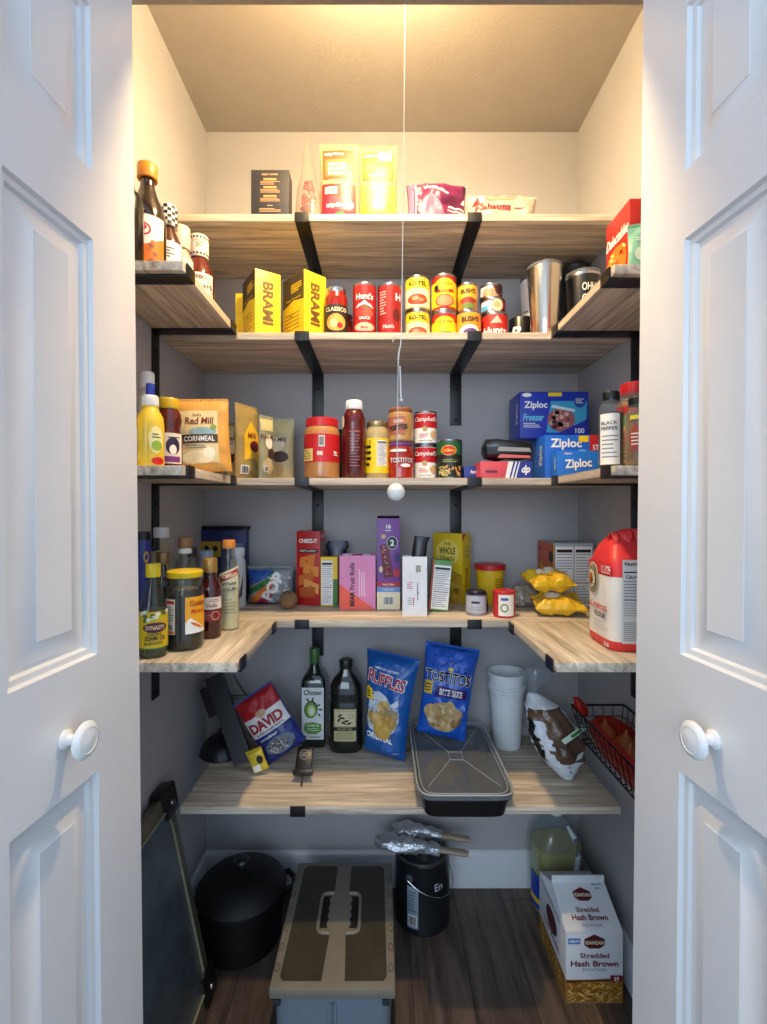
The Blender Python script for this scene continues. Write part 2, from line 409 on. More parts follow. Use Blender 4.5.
cy = .925; cx = .0447
pc = thing('pull_chain', 'white beaded pull chain hanging from the ceiling with round white knob', 'pull chain', (cx, cy, ZC-.01))
def pz(py): return EYE-(py-CY)*cy/F - (ZC-.01)
def pxx(px): return (px-CX)*cy/F - cx
WC = mat('#e9e6df', .4)
b = MB(); b.tube([(0.0, 0, 0), (pxx(405), 0, pz(20)), (pxx(403.5), 0, pz(180)), (pxx(401.5), 0, pz(330)), (pxx(401), 0, pz(338))], .0008, WC, 6); b.build('cord', pc)
b = MB(); loop = [(pxx(x_), 0, pz(y_)) for x_, y_ in ((393,342),(393,338),(395,334.5),(398,333.5),(400.5,336),(401,340),(400.5,345),(399,351),(398,358),(398.5,364))]
b.tube(loop, .0011, WC, 6); b.build('clasp', pc)
b = MB()
ya = 345
while ya < 482:
    t = (ya-345)/137; xx = 400.5-2.5*min(1, (ya-345)/18) - 2*max(0, t-.15)*0.6
    b.lathe([(0,-.0014),(.0012,-.0008),(.0016,0),(.0012,.0008),(0,.0014)], WC, 8, M=Matrix.Translation((pxx(xx), -.001, pz(ya)))); ya += 1.9
b.build('bead_chain', pc)
b = MB(); b.tube([(pxx(400), 0, pz(366)), (pxx(401), 0, pz(398))], .0014, WC, 8); b.lathe([(0,-.003),(.0035,-.002),(.0035,.002),(0,.003)], WC, 12, M=Matrix.Translation((pxx(401.2), 0, pz(400)))); b.build('connector_rod', pc)
b = MB(); rr = .0172; b.lathe([(rr*math.sin(pi*i/14), -rr*math.cos(pi*i/14)) for i in range(15)], mat('#e6e4da', .35), 28, M=Matrix.Translation((pxx(396), 0, pz(492)))); b.build('pull_knob', pc)

# ---------------------------------------------------------------- shelves and brackets
T = {1: 1.984, 2: 1.677, 3: 1.300, 4: .931, 5: .487}
YF5 = 1.180
TK = .018; YF = 1.2435
def board(label, x0, x1, y0, y1, z, along, grp):
    L = (x1-x0) if along == 'x' else (y1-y0); D = (y1-y0) if along == 'x' else (x1-x0)
    b = MB(); b.box(-L/2, L/2, -D/2, D/2, -TK, 0, WOOD, .0012)
    o = b.build('shelf_board'); o.location = ((x0+x1)/2, (y0+y1)/2, z)
    if along == 'y': o.rotation_euler = (0, 0, R(90))
    tag(o, label, 'shelf', grp); return o
ordn = {1: 'topmost', 2: 'second', 3: 'third', 4: 'fourth', 5: 'lowest'}
ext = {1: (XL+.001, XR-.001), 2: (XL+.001, XR-.001), 3: (XL+.001, XR-.001), 4: (XL+.001, XR-.001), 5: (-.494, .590)}
for t in T:
    board('%s of the five long wood shelves across the back wall' % ordn[t], ext[t][0], ext[t][1], YF5 if t == 5 else YF, YB-.0045, T[t], 'x', 'long back shelves')
SL = {2: 1.685, 3: 1.3005, 4: .9305}; SR = {2: 1.678, 3: 1.3005, 4: .9305}
nm = {2: 'highest', 3: 'middle', 4: 'lowest'}
wl = {2: -.372, 3: -.372, 4: -.270}; wr = {2: .438, 3: .438, 4: .329}
for t in (2, 3, 4):
    board('%s short wood side shelf along the left wall' % nm[t], XL+.0045, wl[t], .900, YF-.001, SL[t], 'y', 'short side shelves')
    board('%s short wood side shelf along the right wall' % nm[t], wr[t], XR-.0045, .900, YF-.001, SR[t], 'y', 'short side shelves')
def make_bracket(L, label):
    r = thing('shelf_bracket', label, 'bracket', group='black steel shelf brackets'); hw = .0185
    b = MB(); b.box(-hw, hw, -.004, -.0002, -.168, 0, BLACKM, .0008); b.build('strap', r)
    b = MB(); b.box(-hw, hw, -L, -.0042, -.0042, -.0002, BLACKM, .0008); b.build('arm', r)
    b = MB(); b.box(-hw, hw, -L-.0042, -L-.0002, -.0042, .0205, BLACKM, .0008); b.build('lip', r)
    for z in (-.05, -.15):
        b = MB(); b.lathe([(0,0),(.005,0),(.004,.0015),(0,.002)], mat('#18181a', .3, .8), 14, M=Matrix.Translation((0, -.004, z)) @ Matrix.Rotation(R(90), 4, 'X')); b.build('screw', r)
    return r
LB = YB-YF+.0002
first = None
for t in T:
    for px_, sd in ((-.2045, 'left'), (.242, 'right')):
        lb = 'black bracket under the %s long back shelf, %s of its two' % (ordn[t], sd)
        loc = (px_, YB, T[t]-TK)
        if first is None: first = make_bracket(LB, lb); first.location = loc
        elif t < 5: dup(first, loc, 0, lb)
        elif sd == 'left': deep = make_bracket(YB-YF5+.0002, lb); deep.location = loc
        else: dup(deep, loc, 0, lb)
for side in (1, -1):
    for t in (2, 3, 4):
        w = (wl[t]-XL) if side > 0 else (XR-wr[t]); fb = None
        for yy, wh in ((.932, 'near'), (1.205, 'far')):
            lb = 'black bracket under the %s end of the %s side shelf on the %s wall' % (wh, nm[t], 'left' if side > 0 else 'right')
            loc = (XL if side > 0 else XR, yy, (SL if side > 0 else SR)[t]-TK)
            if fb is None: fb = make_bracket(w, lb); fb.location = loc; fb.rotation_euler = (0, 0, R(90*side))
            else: dup(fb, loc, 90*side, lb)

# ---------------------------------------------------------------- builders for groceries
def can(name, label, x, y, z, r, h, base, deco, a0=0, group=None, cat='can', lid=None):
    t = thing(name, label, cat, (x, y, z), 0, group)
    b = MB(); b.lathe([(0,.001),(r*.93,.001),(r*.95,0),(r,.0005),(r*1.01,.002),(r*1.01,.0035),(r*.985,.005),(r*.985,h-.005),(r*1.01,h-.0035),(r*1.01,h-.0015),(r,h-.0004),(r*.95,h),(r*.92,h-.003),(0,h-.003)], TIN if lid is None else lid, 40)
    b.build('can_body', t)
    b = MB(); D = Deco(b, cyl(r*.99, a0), .00035); D.rect(-pi*r*.99, pi*r*.99, .006, h-.006, base, 0, 40, 1)
    deco(D, r, h); b.build('paper_label', t, fixn=False)
    return t
def box(name, label, cat, px0, px1, s, z, h, d, base, front=None, leftf=None, rightf=None, rz=0, group=None, top=None, side=None, ry=0, open_top=False, rx=0):
    w = (px1-px0)/s; x = X((px0+px1)/2, s)
    t = thing(name, label, cat, (x, Yd(s), z+.0004), rz, group, rx=rx, ry=ry)
    b = MB(); sm = side or base
    if not open_top: b.box(-w/2, w/2, 0, d, 0, h, base, .0008)
    else:
        k = .0012
        b.box(-w/2, w/2, 0, k, 0, h, base).box(-w/2, w/2, d-k, d, 0, h, base).box(-w/2, -w/2+k, k, d-k, 0, h, base).box(w/2-k, w/2, k, d-k, 0, h, base).box(-w/2+k, w/2-k, k, d-k, 0, k, base)
    bb = b
    D = Deco(bb, flat(0), .0003)
    if front: front(D, w, h)
    if leftf: leftf(Deco(bb, left(w, d), .0003), d, h)
    if rightf: rightf(Deco(bb, right(w, d), .0003), d, h)
    bb.build('carton', t, fixn=False)
    t['_w'] = w; del t['_w']
    return t
def flapped(t, w, d, h, m, tilt=35, part='flap'):
    b = MB(); b.box(-w/2+.001, w/2-.001, 0, .0012, 0, d*.8, m, M=Matrix.Translation((0, d-.0015, h)) @ Matrix.Rotation(R(tilt), 4, 'X')); b.build(part, t)
def bottle(name, label, cat, x, y, z, r, H, prof, body, cap=None, lab=None, a0=0, fill=None, fillm=None, group=None, sx=1, sy=1, p=2.0, lr=None, rz=0):
    """prof: (r frac, z frac of H); cap: (z0 frac, z1 frac, r frac, material, ridged)"""
    t = thing(name, label, cat, (x, y, z+.0004), rz, group)
    pr = [(0, 0)] + [(r*a, H*c) for a, c in prof]
    b = MB(); b.lathe(pr, body, 36, sx=sx, sy=sy, p=p); b.build('bottle_body', t)
    if fill:
        fp = []
        for i, (a, c) in enumerate(prof):
            if c <= fill: fp.append((r*a*.94, max(.002, H*c)))
            else:
                a1, c1 = prof[i-1]; k = (fill-c1)/(c-c1); fp.append((r*(a1+(a-a1)*k)*.94, H*fill)); break
        b = MB(); b.lathe([(0, .002)] + fp + [(0, H*fill)], fillm, 32, sx=sx, sy=sy, p=p); b.build('contents', t)
    if cap:
        z0, z1, cr, cm, rg = cap; b = MB(); rc = r*cr; n = 40
        prc = [(0, H*z0), (rc*.98, H*z0), (rc, H*z0+.001), (rc, H*z1-.002), (rc*.93, H*z1), (0, H*z1)]
        b.lathe(prc, cm, n)
        if rg:
            for k in range(24):
                a = 2*pi*k/24; b.box(-.0005, .0005, rc*.99, rc+.0007, H*z0+.001, H*z1-.003, cm, M=Matrix.Rotation(a, 4, 'Z'))
        b.build('cap', t)
    if lab:
        b = MB(); lr_ = lr or r; D = Deco(b, cyl(lr_, a0), .0004); lab(D, r, H); b.build('label', t, fixn=False)
    return t
STD = [(.92,0),(1,.02),(1,.60),(.96,.66),(.75,.74),(.45,.82),(.36,.86),(.36,.92)]
SAUCE = [(.92,0),(1,.02),(1,.52),(.9,.62),(.6,.72),(.42,.80),(.38,.84),(.38,.92)]
JAR = [(.90,0),(1,.03),(1,.78),(.95,.84),(.84,.88),(.84,.93)]
SPICE = [(.93,0),(1,.02),(1,.76),(.92,.81),(.78,.84),(.78,.88)]
def pouch_surf(w, h, t, mode, wr=.0016, seed=0, lean=0.0, pinch=.05, flare=0.0):
    def sh(u, v):
        q = min(1, max(0, v/h)); e = min(1, abs(2*u/w))
        sx = max(0, 1-e**2.6)**.55
        sv = (1-q**2.4)**.7*(.55+.45*min(1, q/.12)) if mode == 'stand' else max(0, 1-abs(2*q-1)**5)**.6
        return sx*sv, q
    def f(u, v, o, back=False):
        k, q = sh(u, v)
        n = noise.noise(Vector((u*28+seed, v*28, seed*1.7)))*wr*2.2 + noise.noise(Vector((u*75+seed, v*60, seed)))*wr
        edge = min(1, k*3); bow = pinch*math.sin(pi*q)
        y = -(t/2)*k - o + n*edge*(-1 if not back else 1)
        if back: y = (t/2)*k + o + n*edge
        return (u*(1-bow+flare*(q-.5)), y + lean*(v/h)**2, v)
    return f
def pouch(name, label, cat, x, y, z, w, h, t, mode, m, deco=None, rz=0, rx=0, ry=0, seed=0, group=None, wr=.0016, backm=None, fold=None, part='bag', pinch=.05, lift=0, flare=0.0):
    th = thing(name, label, cat, (x, y, z+.0005+lift), rz, group, rx=rx, ry=ry)
    f = pouch_surf(w, h, t, mode, wr, seed, 0, pinch, flare); N, K = 26, 30; b = MB()
    for bk in (False, True):
        vs = []; fs = []
        for j in range(K+1):
            for i in range(N+1):
                u = -w/2+w*i/N; v = h*j/K; vs.append(f(u, v, 0, bk))
        for j in range(K):
            for i in range(N):
                a = j*(N+1)+i; q = (a, a+1, a+N+2, a+N+1); fs.append(q if not bk else tuple(reversed(q)))
        b.add(vs, fs, (backm or m) if bk else m, True)
    if deco: deco(Deco(b, lambda u, v, o: f(u, v, o), .0006), w, h)
    b.build(part, th, fixn=False)
    # crimped seal at the top edge
    s_ = MB(); vs = []; fs = []; n = 40
    for j in range(2):
        for i in range(n+1): vs.append(((-w/2+w*i/n)*(1+flare*.5), .0007*(1 if i % 2 else -1), h+(.006 if j else -.001)))
    for i in range(n): fs.append((i, i+1, n+2+i, n+1+i))
    s_.add(vs, fs, m, False); s_.add([(a, b_+.0006, c) for a, b_, c in vs], [tuple(reversed(q)) for q in fs], m)
    s_.build('seal', th, fixn=False)
    return th
def nutrition(D, u0, u1, v0, v1, lay=2):
    D.rect(u0, u1, v0, v1, WHITE, lay, 6, 6); w = u1-u0; h = v1-v0
    D.rect(u0+w*.06, u1-w*.06, v1-h*.10, v1-h*.05, INK, lay+1, 4, 1)
    D.rect(u0+w*.06, u1-w*.06, v1-h*.135, v1-h*.125, INK, lay+1, 4, 1)
    D.lines(u0+w*.06, u1-w*.06, v0+h*.42, v1-h*.16, 9, GREY, lay+1, .3)
    D.rect(u0+w*.06, u1-w*.06, v0+h*.385, v0+h*.40, INK, lay+1, 4, 1)
    D.lines(u0+w*.06, u1-w*.10, v0+h*.04, v0+h*.36, 7, GREY, lay+1, .3)

# ---------------------------------------------------------------- top shelf
def f(D, w, h):
    tan = ink('#c9a27a'); D.text('BEST EVER', 0, h*.90, h*.035, tan, w*.42)
    for k, c in ((.80, '#d98a54'), (.63, '#d98a54'), (.44, '#d98a54')):
        D.rect(-w*.17, w*.17, h*(k-.022), h*(k+.022), ink(c), 2, 2, 1)
        D.lines(-w*.26, w*.26, h*(k-.12), h*(k-.035), 3, tan, 2, .35)
    D.lines(-w*.07, w*.07, h*.22, h*.26, 1, tan, 2); D.lines(-w*.28, w*.28, h*.10, h*.19, 3, tan, 2, .35)
    D.rect(-w/2, w/2, 0, h*.045, ink('#b8b2a6'), 2, 2, 1)
box('tea_box', 'black box with small tan lettering, leftmost thing on the top shelf', 'box', 251, 289, 382, T[1], .123, .045, mat('#26262b', .5), f)
def f(D, w, h): pass
cb = thing('snack_bag', 'tall pointed clear plastic bag with red dried pieces on the top shelf', 'bag', (X(309, 368), Yd(368), T[1]+.0005))
b = MB(); b.loft([(0,.036,.028,0,0),(.012,.040,.032,0,0),(.06,.037,.028,0,0),(.10,.030,.022,-.002,0),(.14,.020,.013,-.003,0),(.20,.009,.005,-.005,0),(.262,.001,.001,-.006,0)], clear('#efe0da', .15, .2, .10), 24, jit=.06); b.build('plastic_bag', cb)
b = MB(); rnd = random.Random(3)
for i in range(95):
    z_ = rnd.uniform(.006, .125); rr = (1-z_/.16); a = rnd.uniform(0, 2*pi); q = rnd.random()**.5
    b.lathe([(0,-.011),(.005,-.006),(.006,0),(.004,.007),(0,.011)], mat(rnd.choice(['#a8262a','#c4474a','#d98a80','#8c1b20']), .4), 7,
            M=Matrix.Translation((.027*rr*q*math.cos(a), .02*rr*q*math.sin(a), z_)) @ Matrix.Rotation(rnd.uniform(0, pi), 4, 'X') @ Matrix.Rotation(rnd.uniform(0, pi), 4, 'Y'))
o = b.build('dried_pieces', cb); o['kind'] = 'stuff'
def zf(top, lower):
    def g(D, w, h):
        D.rect(-w*.42, w*.42, h*.53, h*.93, ink('#984420' if top == 'o' else '#8f5a1e'), 1)
        D.rect(-w*.36, w*.36, h*.57, h*.80, ink('#a06238' if top == 'o' else '#8a7a24'), 2)
        D.text('zipfizz', -w*.12, h*.87, h*.05, WHITE, w*.5, bold=.02)
        if top == 'o':
            for i, tx in enumerate(('HEALTHY', 'ENERGY', 'MIX')): D.text(tx, -w*.02, h*(.73-.06*i), h*.04, WHITE, w*.5, bold=.02)
            D.ell(w*.24, h*.76, w*.09, h*.03, ORANGE, 3)
            D.rect(-w*.45, w*.45, .002, h*.47, ink('#a81c18'), 1); D.barcode(-w*.2, h*.38, w*.32, h*.09)
            D.rect(-w*.40, w*.44, .003, h*.30, ink('#7c1232'), 2); D.text('zipfizz', -w*.05, h*.18, h*.07, WHITE, w*.55, bold=.02, lay=4)
            D.ell(w*.30, h*.19, w*.10, h*.05, ink('#dba0b4'), 3); D.ell(0, h*.06, w*.16, h*.035, GREEN, 3, rot=.3); D.ell(w*.22, h*.04, w*.12, h*.04, ink('#cc3a30'), 3)
        else:
            D.barcode(w*.18, h*.86, w*.34, h*.11); D.text('ENERGY', 0, h*.60, h*.035, WHITE, w*.45, lay=4); D.ell(0, h*.70, w*.2, h*.05, ink('#e9b02e'), 3)
            D.rect(-w*.46, w*.46, .002, h*.48, ink('#868038'), 1); D.ell(w*.05, h*.24, w*.26, h*.12, ink('#8f8620'), 2); D.ell(w*.05, h*.24, w*.21, h*.09, ink('#aaa566'), 3)
            D.ell(-w*.28, h*.12, w*.15, h*.09, ink('#9a8e1c'), 2); D.rect(-w*.4, -w*.1, h*.40, h*.42, ink('#b8b060'), 3); D.lines(w*.1, w*.42, h*.20, h*.26, 2, ink('#a8a050'), 4)
    return g
PZ = mat('#948662', .55)
pouch('drink_mix_pouch', 'cream drink mix pouch with an orange panel above a red panel', 'pouch', X(339, 374), Yd(374), T[1], .104, .205, .03, 'stand', PZ, zf('o', 'r'), seed=1, group='drink mix pouches', wr=.0006)
pouch('drink_mix_pouch', 'cream drink mix pouch with an orange panel above pale yellow lemon picture', 'pouch', X(378, 372), Yd(372), T[1], .104, .205, .03, 'stand', PZ, zf('y', 'y'), seed=2, group='drink mix pouches', wr=.0006)
def f(D, w, h):
    D.rect(-w*.49, -w*.40, h*.02, h*.95, ink('#b86a8c'), 1); D.rect(-w*.38, -w*.36, h*.05, h*.9, ink('#f2c0d4'), 1)
    D.poly([(-w*.30, .005), (w*.12, .005), (w*.05, h*.35), (-w*.12, h*.62), (-w*.26, h*.48)], ink('#b06884'), 2)
    D.text('Jasmine', -w*.02, h*.70, h*.13, WHITE, w*.42, rot=-22, bold=.02); D.rect(w*.18, w*.46, h*.30, h*.34, WHITE, 2); D.rect(w*.16, w*.46, h*.20, h*.23, WHITE, 2)
    D.poly([(w*.40, h*.45), (w*.47, h*.45), (w*.47, h*.6)], WHITE, 2)
pouch('rice_bag', 'plump purple and pink bag of rice slumped on the top shelf', 'bag', X(437, 372), Yd(372)+.015, T[1], .162, .108, .085, 'pillow', mat('#641c44', .4), f, seed=5, wr=.005)
def f(D, w, h):
    D.text('Mahatma', -w*.16, h*.50, h*.24, RED, w*.52, bold=.03, shear=.15); D.lines(w*.14, w*.32, h*.42, h*.5, 1, RED, 2)
    D.poly([(-w*.46, h*.6), (-w*.38, h*.88), (-w*.34, h*.6)], RED, 2); D.lines(-w*.28, w*.34, h*.70, h*.88, 2, ink('#b08a70'), 2, .4)
pouch('rice_bag', 'long white bag of rice with red lettering lying on the top shelf', 'bag', X(503, 372), Yd(372)+.015, T[1], .190, .078, .065, 'pillow', mat('#c2b5a0', .45), f, seed=8, wr=.004)

# ---------------------------------------------------------------- highest left side shelf
zl = SL[2]
def f(D, r, H):
    D.rect(-r*1.0, r*1.0, H*.05, H*.52, WHITE, 1); D.ring(-r*.1, H*.40, r*.34, r*.34, r*.08, RED, 2); D.text('P', -r*.1, H*.40, r*.4, RED, bold=.03)
    D.poly([(-r, H*.05), (r, H*.05), (r, H*.36), (-r, H*.20)], ORANGE, 2)
    for i in range(7): D.ell(r*(.15+.1*(i % 4)), H*(.12+.03*i), r*.14, r*.12, ink('#8c4a1c' if i % 2 else '#b8662a'), 3)
bottle('sauce_bottle', 'dark sauce bottle with orange cap and white label on the highest left shelf', 'bottle', -.489, 1.005, zl, .037, .252, SAUCE, mat('#2a1c14', .12, coat=.5), (.88, 1, .54, mat('#dd8a2a', .4), False), f, 22, group='sauce bottles on the highest left shelf')
bottle('sauce_bottle', 'black flat bottle half hidden by the door on the highest left shelf', 'bottle', -.492, .915, zl, .036, .150, [(.95,0),(1,.02),(1,.80),(.8,.90),(.5,.94),(.5,.96)], mat('#131214', .2), (.93, 1, .6, mat('#9a968e', .3, .8), False), None, 0, group='sauce bottles on the highest left shelf')
def f(D, r, H):
    D.rect(-r*1.2, r*1.2, H*.08, H*.58, WHITE, 1); D.lines(-r*.5, r*.5, H*.40, H*.52, 4, INK, 2); D.ring(0, H*.30, r*.4, r*.4, r*.1, INK, 2)
t = bottle('sauce_bottle', 'sauce bottle with black and white checked cap on the highest left shelf', 'bottle', -.478, 1.078, zl, .030, .211, SAUCE, mat('#4a2418', .15, coat=.4), (.78, 1, .66, WHITE, False), f, 20, group='sauce bottles on the highest left shelf')
b = MB(); D = Deco(b, cyl(.0199, 20), .0004)
for i in range(14):
    for j in range(6):
        if (i+j) % 2: D.rect(-.058+i*.0083, -.058+(i+1)*.0083, .165+j*.0072, .165+(j+1)*.0072, INK, 1, 2, 1)
b.build('checked_wrap', t, fixn=False)
def f(D, r, H):
    D.rect(-r*1.2, r*1.2, H*.08, H*.60, ink('#ead8cc'), 1); D.lines(-r*.5, r*.5, H*.35, H*.5, 4, GREY, 2); D.ell(0, H*.22, r*.35, r*.3, ink('#d8a060'), 2)
bottle('sauce_bottle', 'sauce bottle with pale pink cap and label on the highest left shelf', 'bottle', -.478, 1.147, zl, .029, .205, SAUCE, mat('#c9a590', .3), (.74, 1, .72, mat('#e8c4b4', .45), False), f, 20, group='sauce bottles on the highest left shelf')
def f(D, r, H):
    D.rect(-r*1.0, r*1.0, H*.10, H*.52, ink('#f1ead8'), 1); D.ring(0, H*.33, r*.95, r*.95, r*.06, ink('#8a7050'), 2); D.text("SWEET", 0, H*.46, H*.035, INK, bold=.02); D.text("BABY RAY'S", 0, H*.37, H*.05, INK, r*1.7, bold=.02); D.lines(-r*.6, r*.6, H*.15, H*.30, 4, GREY, 2)
t = bottle('barbecue_sauce_bottle', 'barbecue sauce bottle with tall printed white cap, nearest the corner on the highest left shelf', 'bottle', -.4555, 1.203, zl, .0365, .214, [(.92,0),(1,.02),(1,.50),(.92,.58),(.7,.66),(.55,.72),(.5,.76)], mat('#5a1710', .12, coat=.5), (.745, 1, .62, mat('#efe6da', .45), False), f, 20, group='sauce bottles on the highest left shelf')
b = MB(); D = Deco(b, cyl(.0228, 20), .0004)
for zz_ in (.163, .203):
    for i in range(14): D.rect(-.056+i*.0082, -.051+i*.0082, zz_, zz_+.005, INK, 1, 2, 1)
D.text('50', 0, .186, .011, ink('#a0705a'), lay=2); D.lines(-.016, .016, .194, .200, 2, GREY, 2)
b.build('printed_cap_band', t, fixn=False)

# ---------------------------------------------------------------- second back shelf
z2 = T[2]
BY = mat('#f2cf24', .42)
def brami(D, w, h):
    D.text('BRAMI', 0, h*.50, h*.68*0+w*.42, ink('#6b4a1c'), h*.66, rot=-90, bold=.035); D.text('The', 0, h*.86, h*.035, ink('#8a6a30'))
def bramil(D, d, h):
    D.poly([(-d/2, h*.52), (-d/2, h*.995), (d/2, h*.995), (d/2, h*.55), (0, h*.60)], ink('#43382a'), 1)
    D.lines(-d*.1, d*.4, h*.72, h*.86, 4, YEL, 2, .5); D.text('High Protein', 0, h*.62, h*.04, YEL, d*.7)
    D.lines(-d*.4, d*.3, h*.12, h*.42, 5, ink('#a8842a'), 2, .35); D.text('11g', -d*.1, h*.36, h*.06, ink('#6b4a1c'))
def snackbox(label, cx, s, rz, w, d, h, flap):
    t = thing('snack_carton', label, 'box', (X(cx, s), Yd(s), z2+.0004), rz, 'yellow snack cartons'); b = MB()
    b.box(0, w, 0, d, 0, h, BY, .0008)
    D = Deco(b, lambda u, v, o: (u+w/2, -o, v), .0003); brami(D, w, h)
    D = Deco(b, lambda u, v, o: (-o, d/2-u, v), .0003); bramil(D, d, h); b.build('carton', t, fixn=False)
    if flap:
        b = MB(); b.add([(w*.2, d*.9, h), (w*.98, d*.9, h), (w*.55, d*.55, h+.022)], [(0,1,2),(2,1,0)], mat('#c8945e', .7)); b.build('open_flap', t, fixn=False)
snackbox('left of the two large yellow snack cartons, with its cardboard flap raised', 255, 384, 33, .070, .105, .170, True)
snackbox('right of the two large yellow snack cartons, beside the pasta sauce jar', 304, 384, 43, .070, .102, .168, False)
box('snack_carton', 'plain yellow carton sliver at the left end behind the snack cartons', 'box', 235.5, 252, 352, z2, .155, .05, BY, group='yellow snack cartons')
def f(D, r, H):
    D.rect(-r*1.35, r*1.35, H*.06, H*.62, ink('#2a1c18'), 1); D.text('CLASSICO', 0, H*.52, H*.085, CREAM, r*1.9, bold=.02); D.ell(0, H*.26, r*.85, H*.17, ink('#d8a04a'), 2); D.ell(-r*.2, H*.24, r*.3, H*.08, ink('#f0d890'), 3); D.ell(r*.3, H*.2, r*.25, H*.06, RED, 3)
SAUCEJ = mat('#8a1a10', .15, coat=.5)
bottle('pasta_sauce_jar', 'pasta sauce jar with silver lid and dark label right of the yellow cartons', 'jar', X(336, 371), Yd(371), z2, .0315, .132, JAR, SAUCEJ, (.90, 1, .86, STEEL, False), f, 6)
bottle('pasta_sauce_jar', 'dark red jar half hidden behind the silver lidded pasta sauce jar', 'jar', X(344, 328), Yd(328), z2, .030, .130, JAR, SAUCEJ, (.90, 1, .86, mat('#3a1210', .4), False), None, 0)
def f1(D, r, h):
    D.text("Hunt's", 0, h*.74, h*.12, WHITE, r*1.5, bold=.03); D.poly([(-r*.85, h*.52), (0, h*.66), (r*.85, h*.52), (r*.5, h*.60), (-r*.5, h*.60)], WHITE, 2)
    D.ell(0, h*.46, r*.6, h*.09, GREEN, 2); D.ell(-r*.25, h*.44, r*.5, h*.1, ink('#d8352c'), 3); D.ell(r*.3, h*.42, r*.45, h*.09, ink('#e8523c'), 3); D.text('SAUCE', 0, h*.33, h*.05, WHITE, bold=.03, lay=4)
    D.ell(0, h*.17, r*.9, h*.08, ink('#e9b39a'), 2); D.text('Meat', 0, h*.16, h*.05, RED, bold=.02)
def f2(D, r, h):
    D.lines(-r*.9, -r*.3, h*.4, h*.86, 9, ink('#e9b0a8'), 2, .4, vert=False); D.text('H', r*.75, h*.74, h*.14, WHITE, bold=.03); D.text("Hunt's", -r*.1, h*.18, h*.08, WHITE, r*.9); D.ell(r*.6, h*.4, r*.35, h*.12, ink('#5a0f12'), 2)
can('pasta_sauce_can', 'tall red can with tomato picture facing front on the second shelf', X(364.5, 370), Yd(370), z2, .0315, .142, ink('#a8161a'), f1, 2, 'tall red cans')
can('pasta_sauce_can', 'tall red can turned to its fine print, right of the tomato picture can', X(389.5, 370), Yd(370), z2, .0322, .140, ink('#9a1216'), f2, 0, 'tall red cans')
ROT = ink('#e9c63a')
def rt(D, r, h):
    D.rect(-r*3, r*3, h*.84, h*.92, ink('#5a5a2a'), 1); D.rect(-r*1.1, r*1.1, h*.66, h*.86, YEL, 1); D.rect(-r*3, r*3, .008, h*.62, CREAM, 1, 30, 2); D.text('RO-TEL', 0, h*.76, h*.13, INK, r*1.5, bold=.03)
    D.text('ORIGINAL', 0, h*.55, h*.05, GREEN, r*1.0); D.ell(0, h*.30, r*.85, h*.16, ink('#d8402a'), 2); D.ell(-r*.2, h*.33, r*.3, h*.06, ink('#f08a6a'), 3); D.ell(r*.3, h*.28, r*.25, h*.05, ink('#ef7a5a'), 3)
sR = 357; xR = X(417.5, sR); yR = Yd(sR)
g = 'stacked cans on the second shelf'
can('tomato_can', 'lower of the two diced tomato cans with yellow and cream labels', xR, yR, z2, .0345, .088, ROT, rt, -2, g)
can('tomato_can', 'upper of the two diced tomato cans with yellow and cream labels', xR, yR, z2+.0884, .0345, .094, ROT, rt, -4, g)
can('tomato_can', 'yellowish can peeking out behind the left of the diced tomato cans', X(410, 312), Yd(312), z2, .034, .088, ROT, rt, -60, g)
def ep(D, r, h):
    D.rect(-r*3, r*3, h*.12, h*.78, YEL, 1, 30, 2); D.ell(0, h*.72, r*.85, h*.15, YEL, 2); D.text('OLD EL PASO', 0, h*.72, h*.07, RED, r*1.3, bold=.02); D.rect(-r*.75, r*.75, h*.50, h*.58, RED, 2); D.text('REFRIED', 0, h*.54, h*.045, YEL, bold=.02)
    D.ell(0, h*.28, r*.8, h*.17, ink('#9a3a22'), 2); D.ell(0, h*.28, r*.68, h*.14, ink('#c98a62'), 3); D.ell(-r*.7, h*.62, r*.22, h*.09, INK, 3)
def ep2(D, r, h):
    D.rect(-r*3, r*3, h*.1, h*.66, YEL, 1, 30, 2); D.ell(0, h*.66, r*.85, h*.17, YEL, 2); D.text('OLD EL PASO', 0, h*.66, h*.09, RED, r*1.3, bold=.02); D.ell(0, h*.22, r*.85, h*.14, ink('#6f8f2e'), 2)
xE = X(444, sR)
can('bean_can', 'lower red and yellow bean can beside the diced tomato stack', xE, yR, z2, .0345, .084, ink('#a81c1c'), ep2, -4, g)
can('bean_can', 'taller red and yellow bean can stacked beside the diced tomato stack', xE, yR, z2+.0844, .0345, .103, ink('#a81c1c'), ep, -4, g)
def bu(D, r, h): D.rect(-r*3, r*3, h*.45, h*.9, ink('#ecae2e'), 1, 30, 2); D.text("BUSH'S", 0, h*.70, h*.17, INK, r*1.5, bold=.04); D.ell(0, h*.36, r*.8, h*.13, ink('#8c2a20'), 2); D.ell(0, h*.18, r*.7, h*.1, ink('#5f7a34'), 3)
def bu2(D, r, h): D.text("BUSH'S", r*.1, h*.72, h*.17, INK, r*1.4, bold=.04); D.ell(0, h*.34, r*.85, h*.2, ink('#efe6e0'), 2); D.ell(r*.1, h*.3, r*.6, h*.13, ink('#5a3a80'), 3)
can('bean_can', 'lower wide orange bean can right of the red and yellow stack', X(468.5, sR), yR, z2, .0345, .087, ink('#e8962a'), bu2, -6, g)
can('bean_can', 'small upper orange and green bean can on the wide orange can', X(467.5, sR), yR, z2+.0874, .0275, .078, ink('#cc7a22'), bu, -6, g)
def hu(D, r, h): D.text("Hunts", -r*.05, h*.42, h*.26, WHITE, r*1.8, bold=.03); D.poly([(-r*.4, h*.66), (r*.1, h*.9), (r*.5, h*.66)], ink('#d8b0a0'), 2)
s3 = 352
